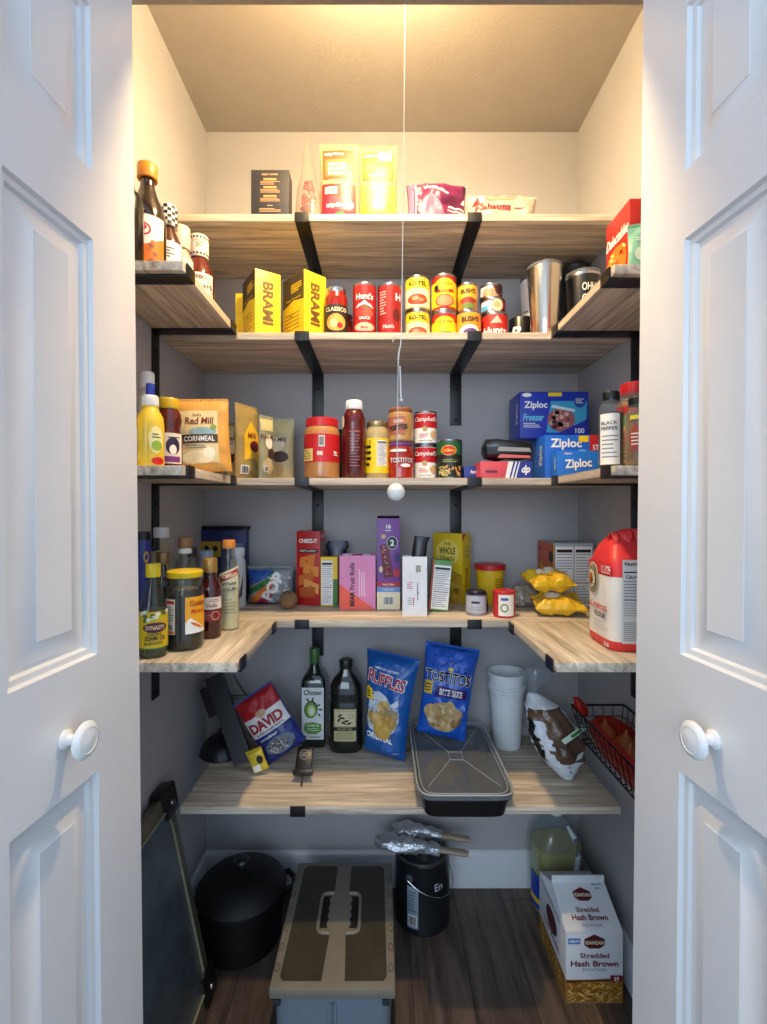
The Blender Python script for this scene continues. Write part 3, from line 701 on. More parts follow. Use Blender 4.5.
can('tomato_can', 'red can with large white lettering at the bottom of the three can stack', X(494.5, s3), Yd(s3), z2, .037, .088, ink('#c0251c'), hu, -8, g)
def pc_(D, r, h): D.rect(-r*1.3, -r*.2, .008, h-.008, ink('#dbe9f2'), 1); D.rect(-r*1.1, -r*.5, .008, h*.5, ink('#3f9fd0'), 2); D.ell(r*.25, h*.48, r*.5, h*.4, ink('#e6cfa8'), 3); D.ell(r*.2, h*.5, r*.25, h*.2, ink('#c9a070'), 4)
can('meat_can', 'middle can of the three can stack with white, blue and red label', X(493, s3), Yd(s3), z2+.0884, .0345, .042, ink('#8c1c24'), pc_, -8, g)
def pd(D, r, h): D.rect(-r*1.2, r*.1, .008, h-.008, ink('#ece6ea'), 1); D.ell(0, h*.35, r*.9, h*.28, ink('#c98a6a'), 2); D.ell(r*.6, h*.55, r*.35, h*.35, ink('#3a1c1c'), 3); D.lines(-r*.8, -r*.1, h*.55, h*.8, 3, GREY, 3)
can('meat_can', 'small can with white and brown label topping the three can stack', X(491, s3), Yd(s3), z2+.1308, .0315, .041, ink('#5a2422'), pd, -8, g)
# drinkware
def f(D, r, H): D.text('B', -r*.3, H*.45, H*.45, WHITE, bold=.03, shear=.3)
bottle('mug', 'black mug with white script letter, left of the tumblers', 'mug', X(521, 346), Yd(346), z2, .034, .088, [(.9,0),(1,.03),(1,.97),(.97,1),(.92,1),(.90,.3),(0,.3)], mat('#141416', .3), None, f, -22)
def tumbler(label, px, s, r, H, m, lidm, deco=None, a0=-20, taper=.76, rim=None):
    t = thing('tumbler', label, 'tumbler', (X(px, s), Yd(s), z2+.0004), 0, 'tumblers on the second shelf'); hb = H*.93
    b = MB(); b.lathe([(0,0),(r*taper*.96,0),(r*taper,.003),(r*(taper+.03),hb*.25),(r*.93,hb*.7),(r,hb*.97),(r,hb),(r*.96,hb),(r*.94,hb*.95),(0,hb*.95)], m, 44); b.build('cup', t)
    b = MB(); b.lathe([(0,hb*.96),(r*.93,hb*.96),(r*1.02,hb+.001),(r*1.02,hb+.006),(r*.9,hb+.009),(r*.84,hb+.004),(0,hb+.004)], lidm, 40)
    b.build('lid', t)
    b = MB(); b.box(-r*.28, r*.28, -r*.75, -r*.1, hb+.005, H, lidm, .002); b.build('lid_slider', t)
    if rim:
        b = MB(); b.lathe([(r*1.012,hb*.95),(r*1.015,hb*.99),(r*.97,hb+.0005),(r*.95,hb*.97)], rim, 40); b.build('rim', t)
    if deco:
        b = MB(); D = Deco(b, cyl(lambda v: r*(taper+(1-taper)*min(1, v/hb*1.15))+.0004, a0), .0004); deco(D, r, H); b.build('print', t, fixn=False)
    return t
LID = clear('#8f9498', .5, .08, .45)
def f(D, r, H): D.lines(-r*.7, -r*.3, H*.3, H*.55, 4, GREY, 1)
tumbler('white tumbler half hidden behind the brushed steel tumbler', 534, 336, .040, .232, mat('#e9e4de', .35), LID, f)
tumbler('tall brushed steel tumbler with clear lid on the second shelf', 544.5, 372, .0455, .198, mat('#c4bdb2', .22, 1.0, .03, 500, .02), LID, None, taper=.78)
tumbler('big black tumbler at the back corner behind the others', 575, 333, .046, .272, mat('#101012', .4), mat('#0d0d0f', .4), taper=.85)
def f(D, r, H): D.text('OHH', r*.30, H*.70, H*.11, WHITE, r*.7); D.text('CA', r*.20, H*.54, H*.11, WHITE, r*.5)
tumbler('black tumbler with steel rim and white lettering at the right end', 583, 367, .044, .186, mat('#141519', .35), LID, f, -22, taper=.82, rim=STEEL)

# highest right side shelf
zr = SR[2]
def lf(D, d, h):
    D.text('Delectables', 0, h*.68, h*.15, WHITE, d*.92, rot=0, bold=.03, shear=.2); D.ell(-d*.05, h*.32, d*.42, h*.24, ORANGE, 2)
    for i in range(16):
        rnd = random.Random(i); D.ell(rnd.uniform(-d*.35, d*.3), rnd.uniform(h*.12, h*.5), d*.11, h*.022, ink(rnd.choice(['#f7c060', '#c94a18', '#ef9a40'])), 3, rot=rnd.uniform(-.8, .8))
t = thing('treat_carton', 'red carton with orange picture on the highest right shelf by the door', 'box', (.49, .945, zr+.0004), 0); b = MB()
b.box(0, .055, 0, .098, 0, .152, mat('#cf241d', .4), .0008); D = Deco(b, lambda u, v, o: (-o, .049-u, v), .0003); lf(D, .098, .152); b.build('carton', t, fixn=False)
def f(D, w, h): D.lines(-w*.2, w*.2, h*.65, h*.75, 2, WHITE, 2); D.ell(0, h*.35, w*.25, h*.15, ink('#d6e6c8'), 2)
pouch('treat_packet', 'small green packet in front of the red carton on the highest right shelf', 'packet', .500, .925, zr, .045, .085, .014, 'stand', mat('#7fb59a', .35), f, rz=-20, seed=9)

# ---------------------------------------------------------------- middle left side shelf
z3 = T[3]; zl = SL[3]; g = 'condiments on the middle left shelf'
bottle('condiment_bottle', 'tall bottle with white cap at the back of the middle left shelf', 'bottle', -.508, 1.045, zl, .024, .215, STD, mat('#d9d6cc', .3), (.84, 1, .55, mat('#f0efec', .4), True), None, group=g)
def f(D, r, H):
    D.ell(r*.45, H*.32, r*.55, H*.16, ink('#f3e9a8'), 1); D.ell(r*.5, H*.25, r*.40, H*.06, ink('#8fb53c'), 2); D.lines(r*.15, r*.8, H*.33, H*.40, 2, ink('#5a5a2a'), 2); D.ell(r*.6, H*.07, r*.5, H*.045, RED, 2)
t = bottle('squeeze_bottle', 'bright yellow squeeze bottle with white collar and blue tip', 'bottle', -.4555, .948, zl, .0255, .165, [(.95,0),(1,.02),(1,.5),(.92,.60),(.6,.69),(.55,.71),(.55,.74)], mat('#efcb3a', .3, coat=.3), (.73, .855, .58, mat('#efefec', .35), True), f, 24, group=g)
b = MB(); b.lathe([(0,.1415),(.0085,.1415),(.0085,.158),(.0075,.165),(0,.165)], mat('#1f36a0', .35), 20); b.build('blue_tip', t)
def f(D, r, H):
    D.rect(-r*.5, r*1.1, H*.08, H*.50, ink('#eadfd0'), 1); D.ell(r*.35, H*.32, r*.5, H*.12, ink('#2c1c40'), 2); D.ell(r*.35, H*.27, r*.25, H*.07, WHITE, 3); D.rect(-r*.3, r*.9, H*.10, H*.18, ink('#7a2f80'), 2); D.lines(0, r*.8, H*.42, H*.46, 1, INK, 2)
bottle('condiment_bottle', 'dark amber bottle with yellow cap beside the cornmeal bag', 'bottle', -.447, 1.012, zl, .0275, .150, [(.95,0),(1,.02),(1,.42),(.86,.50),(.82,.58),(.95,.68),(.9,.78),(.7,.84),(.7,.88)], mat('#5e1c0e', .12, coat=.5), (.85, 1, .74, mat('#d8b21e', .35), True), f, 20, group=g)
def f(D, r, H): D.rect(-r, r*1.4, H*.1, H*.7, WHITE, 1); D.lines(0, r*1.2, H*.2, H*.6, 5, INK, 2)
bottle('condiment_bottle', 'yellow bottle mostly hidden by the door on the middle left shelf', 'bottle', -.502, .925, zl, .030, .108, JAR, mat('#e8bf30', .3), (.9, 1, .85, mat('#e8c040', .4), False), f, 30, group=g)
def corn(D, w, h):
    D.rect(-w*.44, w*.30, h*.06, h*.86, ink('#e6cf9a'), 1); D.text("Bob's", -w*.08, h*.80, h*.04, ink('#7a2a1c')); D.text('Red Mill', -w*.04, h*.715, h*.10, ink('#6e2418'), w*.52, bold=.02, shear=.1)
    D.ell(w*.02, h*.56, w*.26, h*.06, ink('#8db0b8'), 2); D.rect(-w*.40, w*.30, h*.40, h*.52, ink('#4a2a1c'), 3); D.text('CORNMEAL', -w*.05, h*.46, h*.075, WHITE, w*.58, lay=5, bold=.02)
    D.lines(-w*.32, w*.22, h*.32, h*.38, 2, ink('#5a6a80'), 3); D.ell(-w*.08, h*.20, w*.30, h*.10, ink('#f3e6bc'), 2); D.ell(w*.12, h*.26, w*.12, h*.08, ink('#f8f0d4'), 3); D.ell(0, h*.08, w*.3, h*.035, ink('#e0ad58'), 3); D.ell(w*.22, h*.62, w*.06, h*.04, ink('#8aa040'), 3)
pouch('cornmeal_bag', 'tan paper bag of cornmeal with brown name band on the middle left shelf', 'bag', -.412, 1.125, zl, .122, .166, .05, 'stand', mat('#dda04a', .45), corn, rz=12, ry=-3, seed=12, lift=.004)
def bagA(D, w, h):
    D.poly([(-w*.3, h*.25), (w*.1, h*.3), (w*.45, h*.05), (w*.48, h*.6), (0, h*.8), (-w*.3, h*.6)], ink('#e8b72a'), 1); D.text('Mill', 0, h*.6, h*.08, ink('#6e2418')); D.ell(w*.1, h*.45, w*.2, h*.08, ink('#6b1c1c'), 2); D.barcode(-w*.3, h*.12, w*.25, h*.12)
def bagB(D, w, h):
    D.rect(-w*.46, w*.46, h*.78, h*.97, ink('#cfc48a'), 1); D.ell(0, h*.60, w*.25, h*.12, ink('#efe7cf'), 2); D.text('Red Mill', 0, h*.68, h*.07, ink('#5a2418')); D.ell(w*.12, h*.40, w*.26, h*.09, ink('#3d2c24'), 2); D.ell(-w*.1, h*.2, w*.35, h*.13, ink('#b8a478'), 2); D.barcode(-w*.25, h*.15, w*.2, h*.1)
g = 'flour and grain bags on the third shelf'
pouch('grain_bag', 'yellow and brown grain bag turned nearly edge on, nearest the cornmeal', 'bag', X(247, 372), Yd(372), z3, .095, .192, .040, 'stand', mat('#a08850', .4), bagA, rz=66, seed=21, group=g)
pouch('grain_bag', 'pale cream grain bag with dark patch, rightmost of the grain bags', 'bag', X(278, 336), Yd(336), z3, .098, .182, .045, 'stand', mat('#c9bd90', .4), bagB, rz=-4, seed=22, group=g)
pouch('grain_bag', 'narrow grey green grain bag standing between the yellow and the cream bags', 'bag', X(266, 378), Yd(378), z3, .052, .160, .028, 'stand', mat('#8f8a68', .4), bagB, rz=60, seed=23, group=g)
pouch('grain_bag', 'brown grain bag in shade behind the cornmeal bag', 'bag', X(234, 335), Yd(335), z3, .085, .170, .04, 'stand', mat('#9a8468', .45), bagB, rz=10, seed=24, group=g)

# third back shelf
def f(D, r, H):
    D.rect(-r*1.4, r*1.5, H*.26, H*.72, RED, 1); D.barcode(0, H*.60, r*.32, H*.18); D.rect(-r*1.3, -r*.5, H*.28, H*.48, ink('#ead27c'), 2); D.lines(-r*1.2, -r*.6, H*.30, H*.46, 4, ink('#9a6a2a'), 3); D.text('Jif', r*.85, H*.40, H*.10, WHITE, rot=90, bold=.03); D.text('88', -r*.1, H*.40, H*.07, WHITE, bold=.02)
bottle('peanut_butter_jar', 'large peanut butter jar with red lid and red label', 'jar', X(322, 372), Yd(372), z3, .0475, .160, [(.88,0),(.98,.03),(1,.10),(1,.76),(.94,.82),(.86,.86),(.86,.9)], mat('#b87e48', .3, coat=.5), (.855, 1, .90, mat('#c41e24', .35), True), f, 6)
bottle('spice_bottle', 'thin black bottle squeezed between peanut butter and ketchup', 'bottle', X(343, 345), Yd(345)+.01, z3, .018, .150, SPICE, mat('#1b1b1e', .3), (.86, 1, .85, BLACKP, True), None)
def f(D, r, H):
    D.lines(-r*.35, r*.45, H*.14, H*.56, 11, ink('#8f5a58'), 1, .3); D.rect(-r*.4, r*.5, H*.58, H*.60, ink('#8f5a58'), 1); D.ell(-r*1.1, H*.72, r*.2, H*.08, CREAM, 1)
bottle('ketchup_bottle', 'dark red ketchup bottle with white cap on the third shelf', 'bottle', X(354, 371), Yd(371), z3, .0325, .210, [(.92,0),(1,.02),(1,.60),(.93,.70),(.95,.76),(.80,.84),(.62,.88),(.62,.9)], mat('#560f10', .18, coat=.5), (.885, 1, .66, mat('#e6e8ec', .4), True), f, 4)
def f(D, r, H):
    D.rect(-r*1.3, r*1.4, H*.10, H*.70, YEL, 1); D.lines(-r*1.0, -r*.5, H*.2, H*.6, 4, INK, 2, .5); nutrition(D, r*.0, r*.9, H*.22, H*.66, 2); D.text('!', -r*.6, H*.63, H*.08, INK, bold=.03)
bottle('relish_jar', 'glass jar with gold lid and yellow label on the third shelf', 'jar', X(377, 366), Yd(366), z3, .0325, .156, JAR, mat('#b3a172', .2, coat=.5), (.91, 1, .88, mat('#b8a070', .3, .8), False), f, 0)
def sal(D, r, H):
    D.rect(-r*1.5, r*1.5, H*.30, H*.66, ink('#a82018'), 1); D.text('TOSTITOS', r*.1, H*.50, H*.15, INK, r*1.9, bold=.05); D.text('TOSTITOS', r*.1, H*.50, H*.13, WHITE, r*1.85, bold=.01, lay=4); D.ell(-r*.2, H*.76, r*.7, H*.04, WHITE, 2)
    D.ell(r*.4, H*.36, r*.4, H*.05, WHITE, 2)
def que(D, r, H):
    D.rect(-r*1.5, r*.3, H*.20, H*.72, ink('#a8604a'), 1); D.text('TOSTITOS', -r*.25, H*.40, H*.15, INK, r*1.5, rot=8, bold=.05); D.text('QUESO', -r*.2, H*.58, H*.10, WHITE, r*.8, lay=4)
xs = X(400.5, 365); ys = Yd(365)
bottle('dip_jar', 'lower jar of red salsa stacked under the cheese dip jar', 'jar', xs, ys, z3, .0355, .100, [(.88,0),(1,.05),(1,.75),(.93,.84),(.88,.88),(.88,.9)], mat('#9a2414', .2, coat=.5), (.885, 1, .92, mat('#7c3f86', .35), False), sal, -2, group='stacked dip jars')
bottle('dip_jar', 'upper jar of tan cheese dip with brown lid on the red salsa jar', 'jar', xs, ys, z3+.1006, .0350, .092, [(.88,0),(1,.05),(1,.75),(.93,.84),(.88,.88),(.88,.9)], mat('#b08850', .25, coat=.5), (.875, 1, .92, mat('#a05a34', .35), False), que, 0, group='stacked dip jars')
def cam(D, r, h):
    D.rect(-r*3, r*3, h*.50, h-.007, ink('#b8141c'), 1, 30, 1); D.text("Campbell's", 0, h*.74, h*.17, WHITE, r*2.2, bold=.015, shear=.25); D.ell(-r*.1, h*.47, r*.22, h*.08, ink('#b09a60'), 2); D.lines(-r*.6, r*.2, h*.2, h*.34, 3, RED, 2, .35); D.ell(r*.75, h*.30, r*.4, h*.12, ink('#d9b078'), 2); D.rect(-r*.6, r*.5, h*.12, h*.14, GREY, 2)
sc = 356
can('soup_can', 'lower red and white soup can beside the dip jars', X(425.5, sc), Yd(sc), z3, .0318, .0960, WHITE, cam, -4, 'stacked red and white soup cans')
can('soup_can', 'upper red and white soup can beside the dip jars', X(425.5, sc), Yd(sc), z3+.0964, .0318, .0935, WHITE, cam, -2, 'stacked red and white soup cans')
def f(D, r, h):
    D.rect(-r*1.5, r*1.5, .007, h*.62, ink('#1c1e1a'), 1, 14, 1); D.ell(-r*.1, h*.72, r*.62, h*.13, ink('#e8c23c'), 2); D.ell(-r*.1, h*.72, r*.55, h*.11, RED, 3); D.text('Del Monte', -r*.1, h*.72, h*.08, YEL, r*.85, lay=5, bold=.02)
    D.ell(0, h*.46, r*.75, h*.06, ink('#2a4a30'), 2); D.lines(-r*.5, r*.5, h*.42, h*.5, 2, ink('#b8a860'), 3)
    rnd = random.Random(2)
    for i in range(26): D.ell(rnd.uniform(-r*.9, r*.9), rnd.uniform(h*.10, h*.32), r*.16, h*.025, ink(rnd.choice(['#a8a860', '#c9c080', '#7a8a3a', '#c98a50'])), 3+i % 3, n=10, rings=1, rot=rnd.uniform(0, 3))
can('vegetable_can', 'green and black vegetable can right of the red and white soup cans', X(449.5, 363), Yd(363), z3, .0345, .108, ink('#1f5a34'), f, -6)
def f(D, w, h): D.text('Reynolds', w*.15, h*.55, h*.35, WHITE, w*.55, shear=.2); D.rect(-w/2, w/2, 0, h*.12, ink('#10206a'), 1, 2, 1)
box('foil_carton', 'low dark blue carton lying beside the green vegetable can', 'box', 464, 481.5, 366, z3, .036, .12, mat('#1a2f8c', .4), f)
def f(D, w, h):
    D.rect(w*.05, w/2, 0, h, ink('#22358e'), 1); D.poly([(-w*.02, 0), (w*.06, 0), (w*.14, h), (w*.04, h)], WHITE, 2); D.poly([(w*.09, 0), (w*.13, 0), (w*.21, h), (w*.18, h)], WHITE, 2); D.poly([(w*.16, 0), (w*.19, 0), (w*.27, h), (w*.25, h)], WHITE, 2)
    D.text('dp', w*.38, h*.48, h*.6, WHITE, w*.17, bold=.04, shear=.2); D.lines(-w*.40, -w*.08, h*.28, h*.5, 1, ink('#6a1440'), 2, .6)
box('bag_carton', 'low pink red and blue carton with white stripes at the shelf edge', 'box', 480.5, 532, 384, z3, .043, .085, mat('#d94a54', .4), f)
def zips(sub, photo, num, tint='#1c46c0'):
    def g_(D, w, h):
        D.rect(-w/2, w/2, h*.985, h, ink('#1a2a80'), 1, 2, 1)
        if num:
            D.poly([(-w*.12, h*.12), (w*.46, h*.12), (w*.48, h*.80), (-w*.05, h*.80)], ink('#3aa0c8'), 1); D.ell(w*.10, h*.40, w*.20, h*.26, ink('#9c5a58'), 2)
            rnd = random.Random(4)
            for i in range(22): D.ell(rnd.uniform(-w*.04, w*.24), rnd.uniform(h*.22, h*.58), w*.035, h*.05, ink(rnd.choice(['#c9867a', '#6a3030', '#d9a8a0', '#803c40'])), 3, n=10, rings=1)
            D.poly([(-w*.05, h*.66), (w*.30, h*.56), (w*.30, h*.62), (-w*.02, h*.72)], ink('#c8e4ec'), 3); D.ell(w*.37, h*.80, w*.085, h*.14, ink('#1c3a9c'), 3); D.lines(w*.31, w*.43, h*.74, h*.86, 3, WHITE, 4)
            D.poly([(-w*.1, 0), (w*.5, 0), (w*.5, h*.42)], ink('#1c2a9c'), 4); D.text('100', w*.37, h*.16, h*.11, WHITE, lay=6, bold=.02)
            D.text('Ziploc', -w*.27, h*.70, h*.19, WHITE, w*.34, bold=.03); D.text(sub, -w*.30, h*.45, h*.15, ink('#6fd0ea'), w*.30, bold=.02, shear=.15); D.lines(-w*.45, -w*.2, h*.22, h*.34, 3, WHITE, 2)
            D.ell(-w*.40, h*.93, w*.07, h*.045, WHITE, 2); D.rect(-w*.09, w*.11, h*.90, h*.98, YEL, 3, 2, 1)
    return g_
def zl_(D, d, h): D.text('Ziploc', d*.25, h*.55, d*.22, WHITE, h*.48, rot=90, bold=.02)
t1 = box('freezer_bag_carton', 'dark blue carton of freezer bags sitting highest, at the back', 'box', 520, 588.5, 352, z3+.1206, .132, .115, mat('#1a35ac', .35), zips('Freezer', 1, 1), zl_, group='blue bag cartons')
def f(D, w, h):
    D.text('Ziploc', -w*.16, h*.79, h*.26, WHITE, w*.50, bold=.03); D.rect(w*.04, w*.20, h*.84, h*.98, YEL, 3, 2, 1); D.rect(w*.22, w/2, 0, h, ink('#c0272c'), 1); D.text('STO', w*.36, h*.72, h*.12, WHITE, w*.18); D.ell(w*.10, h*.55, w*.12, h*.12, ink('#8fc0e8'), 2); D.ell(w*.1, h*.55, w*.08, h*.07, ink('#2a4ab0'), 3)
box('freezer_bag_carton', 'bright blue carton with a red end under the dark blue carton', 'box', 545, 607, 369, z3, .120, .128, mat('#1c66cc', .35), f, zl_, group='blue bag cartons')
def f(D, w, h):
    D.text('Ziploc', -w*.12, h*.50, h*.42, WHITE, w*.48, rot=4, bold=.03); D.ell(w*.36, h*.58, w*.12, h*.28, ink('#183c90'), 2); D.ring(w*.36, h*.58, w*.12, h*.28, w*.015, WHITE, 3); D.lines(w*.27, w*.44, h*.45, h*.70, 3, WHITE, 4); D.poly([(w*.0, h*.10), (w*.45, h*.10), (w*.40, h*.28), (w*.15, h*.24)], ink('#9a8ab8'), 2); D.text('Ziploc', -w*.30, h*.9, h*.10, WHITE, w*.14)
box('freezer_bag_carton', 'small blue carton in front, lowest of the blue bag cartons', 'box', 557, 613, 385, z3, .070, .050, mat('#2272d6', .35), f, zl_, group='blue bag cartons')
# black film package on the pink carton
t = thing('bag_roll_package', 'crumpled black and silver film package on the pink red carton', 'package', (X(508, 374), 1.298, z3+.0438))
b = MB(); b.loft([(-.066,.010,.022,0,0),(-.060,.026,.030,0,0),(-.03,.030,.036,0,0),(0,.027,.037,0,0),(.035,.025,.036,0,0),(.060,.022,.032,0,0),(.066,.012,.02,0,0)],
    lambda i, a: mat('#15161c', .28, coat=.4), 30, p=3, M=Matrix.Translation((0, 0, .036)) @ Matrix.Rotation(R(90), 4, 'Y'), jit=.13, fr=55)
b.build('film_wrap', t); b = MB()
for i, c in ((0, '#8f9298'), (1, '#c86a6a')):
    b.add([(-.03+.004*i, -.0385-.0006*i, .040-.02*i), (.05, -.0385, .036-.02*i), (.055, -.0385, .026-.016*i), (-.035, -.0395, .028-.018*i)], [(0,1,2,3)], ink(c))
b.build('printed_stripe', t, fixn=False)
# middle right side shelf: spices
zr = SR[3]; g = 'spice bottles on the middle right shelf'
CLR = clear('#e9eef0', .25, .05, .05)
def f(D, r, H): D.rect(-r*.9, r*.75, H*.05, H*.70, WHITE, 1); D.text('BLACK', -r*.1, H*.58, H*.045, INK); D.text('PEPPER', -r*.1, H*.51, H*.045, INK); D.lines(-r*.7, r*.6, H*.12, H*.44, 6, GREY, 2, .3)
bottle('spice_bottle', 'clear spice bottle with black cap and white label on the middle right shelf', 'bottle', .472, .985, zr, .0240, .158, SPICE, CLR, (.87, 1, .66, BLACKP, True), f, -28, fill=.72, fillm=mat('#4a4038', .8), group=g)
def f(D, r, H): D.rect(-r*1.2, r*1.2, H*.08, H*.72, ink('#e0b84a'), 1); D.rect(-r*1.2, r*1.2, H*.58, H*.72, ink('#b02420'), 2); D.rect(-r*.6, r*.2, H*.5, H*.62, ink('#4f9a3c'), 3); D.ell(-r*.4, H*.35, r*.4, H*.1, ink('#b85a20'), 3); D.lines(-r, 0, H*.12, H*.3, 4, ink('#7a4a10'), 3)
bottle('spice_bottle', 'tallest spice bottle with red cap by the right door', 'bottle', .546, 1.035, zr, .036, .188, SPICE, CLR, (.87, 1, .75, mat('#c42128', .35), True), f, -28, fill=.78, fillm=mat('#a8673a', .8), group=g)
def f(D, r, H): D.poly([(-r*.2, H*.62), (r*.4, H*.45), (r*.1, H*.2), (-r*.5, H*.2), (-r*.7, H*.42)], ink('#9c3a26'), 1); D.lines(-r*.5, r*.2, H*.28, H*.48, 4, WHITE, 2, .3); D.rect(-r*.6, r*.5, H*.66, H*.72, ink('#d8d030'), 1)
bottle('spice_bottle', 'short spice bottle with black cap and red brown label by the right door', 'bottle', .4935, .920, zr, .0235, .132, SPICE, CLR, (.87, 1, .72, BLACKP, True), f, -30, fill=.78, fillm=mat('#8a6a44', .9, 0, .5, 300, .3), group=g)

# ---------------------------------------------------------------- lowest left side shelf
zl = SL[4]; g = 'bottles on the lowest left shelf'
GL2 = clear('#eef2ea', .3, .03, .02)
def f(D, r, H):
    D.rect(-r*1.3, r*1.5, H*.10, H*.50, ink('#d6b81c'), 1, 14); D.ell(r*.2, H*.33, r*.85, H*.055, ink('#5a1c2c'), 2); D.text('DYNASTY', r*.2, H*.33, H*.045, CREAM, r*1.25, lay=4)
    D.text('SESAME OIL', r*.2, H*.22, H*.05, INK, r*1.4, bold=.02); D.text('Toasted', r*.1, H*.265, H*.03, INK); D.text('BLENDED', r*.1, H*.165, H*.03, INK)
    for i in range(12):
        rnd = random.Random(i); D.ell(rnd.uniform(-r, r*1.2), rnd.uniform(H*.40, H*.50), r*.18, H*.02, ink(rnd.choice(['#dfe4d0', '#4f6a2c', '#e8edc8'])), 3, rot=rnd.uniform(0, 3))
    D.rect(-r*1.3, r*1.5, H*.10, H*.115, GREEN, 2)
bottle('oil_bottle', 'sesame oil bottle with yellow cap and yellow label, nearest the left door', 'bottle', -.4485, .945, zl, .0265, .181, [(.92,0),(1,.02),(1,.52),(.82,.62),(.5,.78),(.44,.84),(.44,.9)], GL2, (.855, 1, .52, mat('#e6c81c', .3), False), f, 22, fill=.5, fillm=mat('#2b3314', .3), group=g)
def f(D, r, H):
    D.rect(-r*1.05, -r*.45, H*.22, H*.66, ink('#e9dcc8'), 1); D.rect(-r*1.0, -r*.5, H*.60, H*.64, RED, 2, 3, 1); D.lines(-r*.98, -r*.52, H*.38, H*.58, 6, GREY, 2); D.barcode(-r*.75, H*.31, r*.45, H*.08); D.rect(-r*1.0, -r*.5, H*.23, H*.26, ORANGE, 2, 3, 1)
    D.rect(r*.05, r*1.3, H*.22, H*.68, ink('#f0a81c'), 1); D.text('Golden', r*.75, H*.60, H*.075, ink('#a8401c'), r*.95, bold=.02); D.text('Malted', r*.75, H*.50, H*.05, RED, r*.8, shear=.2); D.poly([(r*.06, H*.22), (r*1.29, H*.22), (r*1.0, H*.30), (r*.3, H*.42), (r*.06, H*.36)], WHITE, 2); D.ell(r*.65, H*.32, r*.38, H*.018, ink('#e07a2a'), 3, rot=-.5)
bottle('syrup_jar', 'wide glass jar of dark syrup with yellow lid on the lowest left shelf', 'jar', -.4095, 1.002, zl, .0385, .161, [(.88,0),(.98,.03),(1,.08),(1,.68),(.96,.76),(.86,.84),(.80,.88),(.80,.92)], GL2, (.915, 1, .93, mat('#ecc81a', .3), False), f, 20, fill=.70, fillm=mat('#0d0806', .35), group=g)
def f(D, r, H):
    D.rect(-r*1.3, r*1.3, H*.37, H*.52, ink('#e6d8cc'), 1); D.text('Vanilla', r*.2, H*.42, H*.05, ink('#7a3030'), r*.9); D.lines(r*.0, r*.9, H*.46, H*.50, 2, ink('#b04a4a'), 2); D.rect(-r*1.3, r*1.3, H*.22, H*.36, ink('#842026'), 1); D.ring(r*.55, H*.29, r*.4, r*.4, r*.08, ink('#d8a080'), 2); D.lines(-r*.7, r*.05, H*.24, H*.34, 4, ink('#c98a80'), 2)
bottle('extract_bottle', 'dark red bottle with gold cap and cream and maroon label', 'bottle', -.386, 1.084, zl, .0245, .178, [(.92,0),(1,.02),(1,.62),(.85,.68),(.55,.76),(.6,.80),(.6,.84)], mat('#3d0c0c', .1, coat=.6), (.82, 1, .62, mat('#b08a48', .35, .5), True), f, 16, group=g)
def f(D, r, H):
    D.poly([(-r*1.1, H*.62), (r*1.1, H*.72), (r*1.1, H*.48), (-r*1.1, H*.40)], ink('#ded9b4'), 1); D.poly([(-r*.9, H*.60), (r*1.0, H*.69), (r*1.0, H*.61), (-r*.9, H*.53)], ink('#b03020'), 2); D.text('POMPEIAN', r*.1, H*.61, H*.05, CREAM, r*1.5, rot=12, lay=5, bold=.02)
    D.text('White', r*.05, H*.52, H*.045, INK, rot=8); D.text('VINEGAR', r*.05, H*.46, H*.04, INK, r*1.3, rot=8); D.lines(-r*.6, r*.8, H*.18, H*.36, 5, ink('#a39a80'), 1)
bottle('vinegar_bottle', 'clear vinegar bottle with orange cap and slanted cream label', 'bottle', -.3675, 1.160, zl, .0240, .214, [(.92,0),(1,.02),(1,.56),(.98,.60),(.8,.72),(.52,.86),(.50,.92)], GL2, (.905, 1, .60, mat('#d98a34', .35), True), f, 14, fill=.62, fillm=mat('#e0d6b8', .4), group=g)
bottle('vinegar_bottle', 'clear bottle with brown cap and white collar behind the dark syrup jar', 'bottle', -.448, 1.098, zl, .0300, .214, [(.92,0),(1,.02),(1,.60),(.85,.70),(.42,.86),(.40,.88)], GL2, (.875, .93, .48, mat('#e6e2da', .4), False), None, fill=.50, fillm=mat('#8f7660', .4), group=g)
tt = bpy.context.scene.objects; t = [o for o in tt if o.get('label', '').startswith('clear bottle with brown cap')][0]
b = MB(); b.lathe([(0,.1995),(.0150,.1995),(.0155,.201),(.0155,.222),(.014,.224),(0,.224)], mat('#8a623c', .4), 28); b.build('brown_cap', t)
bottle('vinegar_bottle', 'tall clear bottle with white cap at the back of the lowest left shelf', 'bottle', -.522, 1.140, zl, .0360, .245, STD, GL2, (.90, 1, .46, mat('#dfe0e2', .4), True), None, fill=.55, fillm=mat('#5a5040', .2, coat=.5), group=g)
def f(D, r, H): D.ell(r*.5, H*.78, r*.3, H*.05, GOLD, 2); D.ell(r*.5, H*.78, r*.18, H*.03, ink('#1c2c78'), 3)
bottle('sauce_bottle', 'bottle with blue sleeve and black cap by the left door', 'bottle', -.508, 1.020, zl, .0180, .240, [(.95,0),(1,.02),(1,.66),(1,.90),(.9,.93)], mat('#1f2f80', .3), (.92, 1, .9, mat('#15161c', .35), True), f, 24, group=g)
bottle('sauce_bottle', 'dark bottle with bronze cap between the sesame oil and the brown capped bottle', 'bottle', -.487, 1.072, zl, .0165, .192, STD, mat('#2c2018', .15, coat=.5), (.86, 1, .85, mat('#8a7048', .35, .5), False), None, group=g)
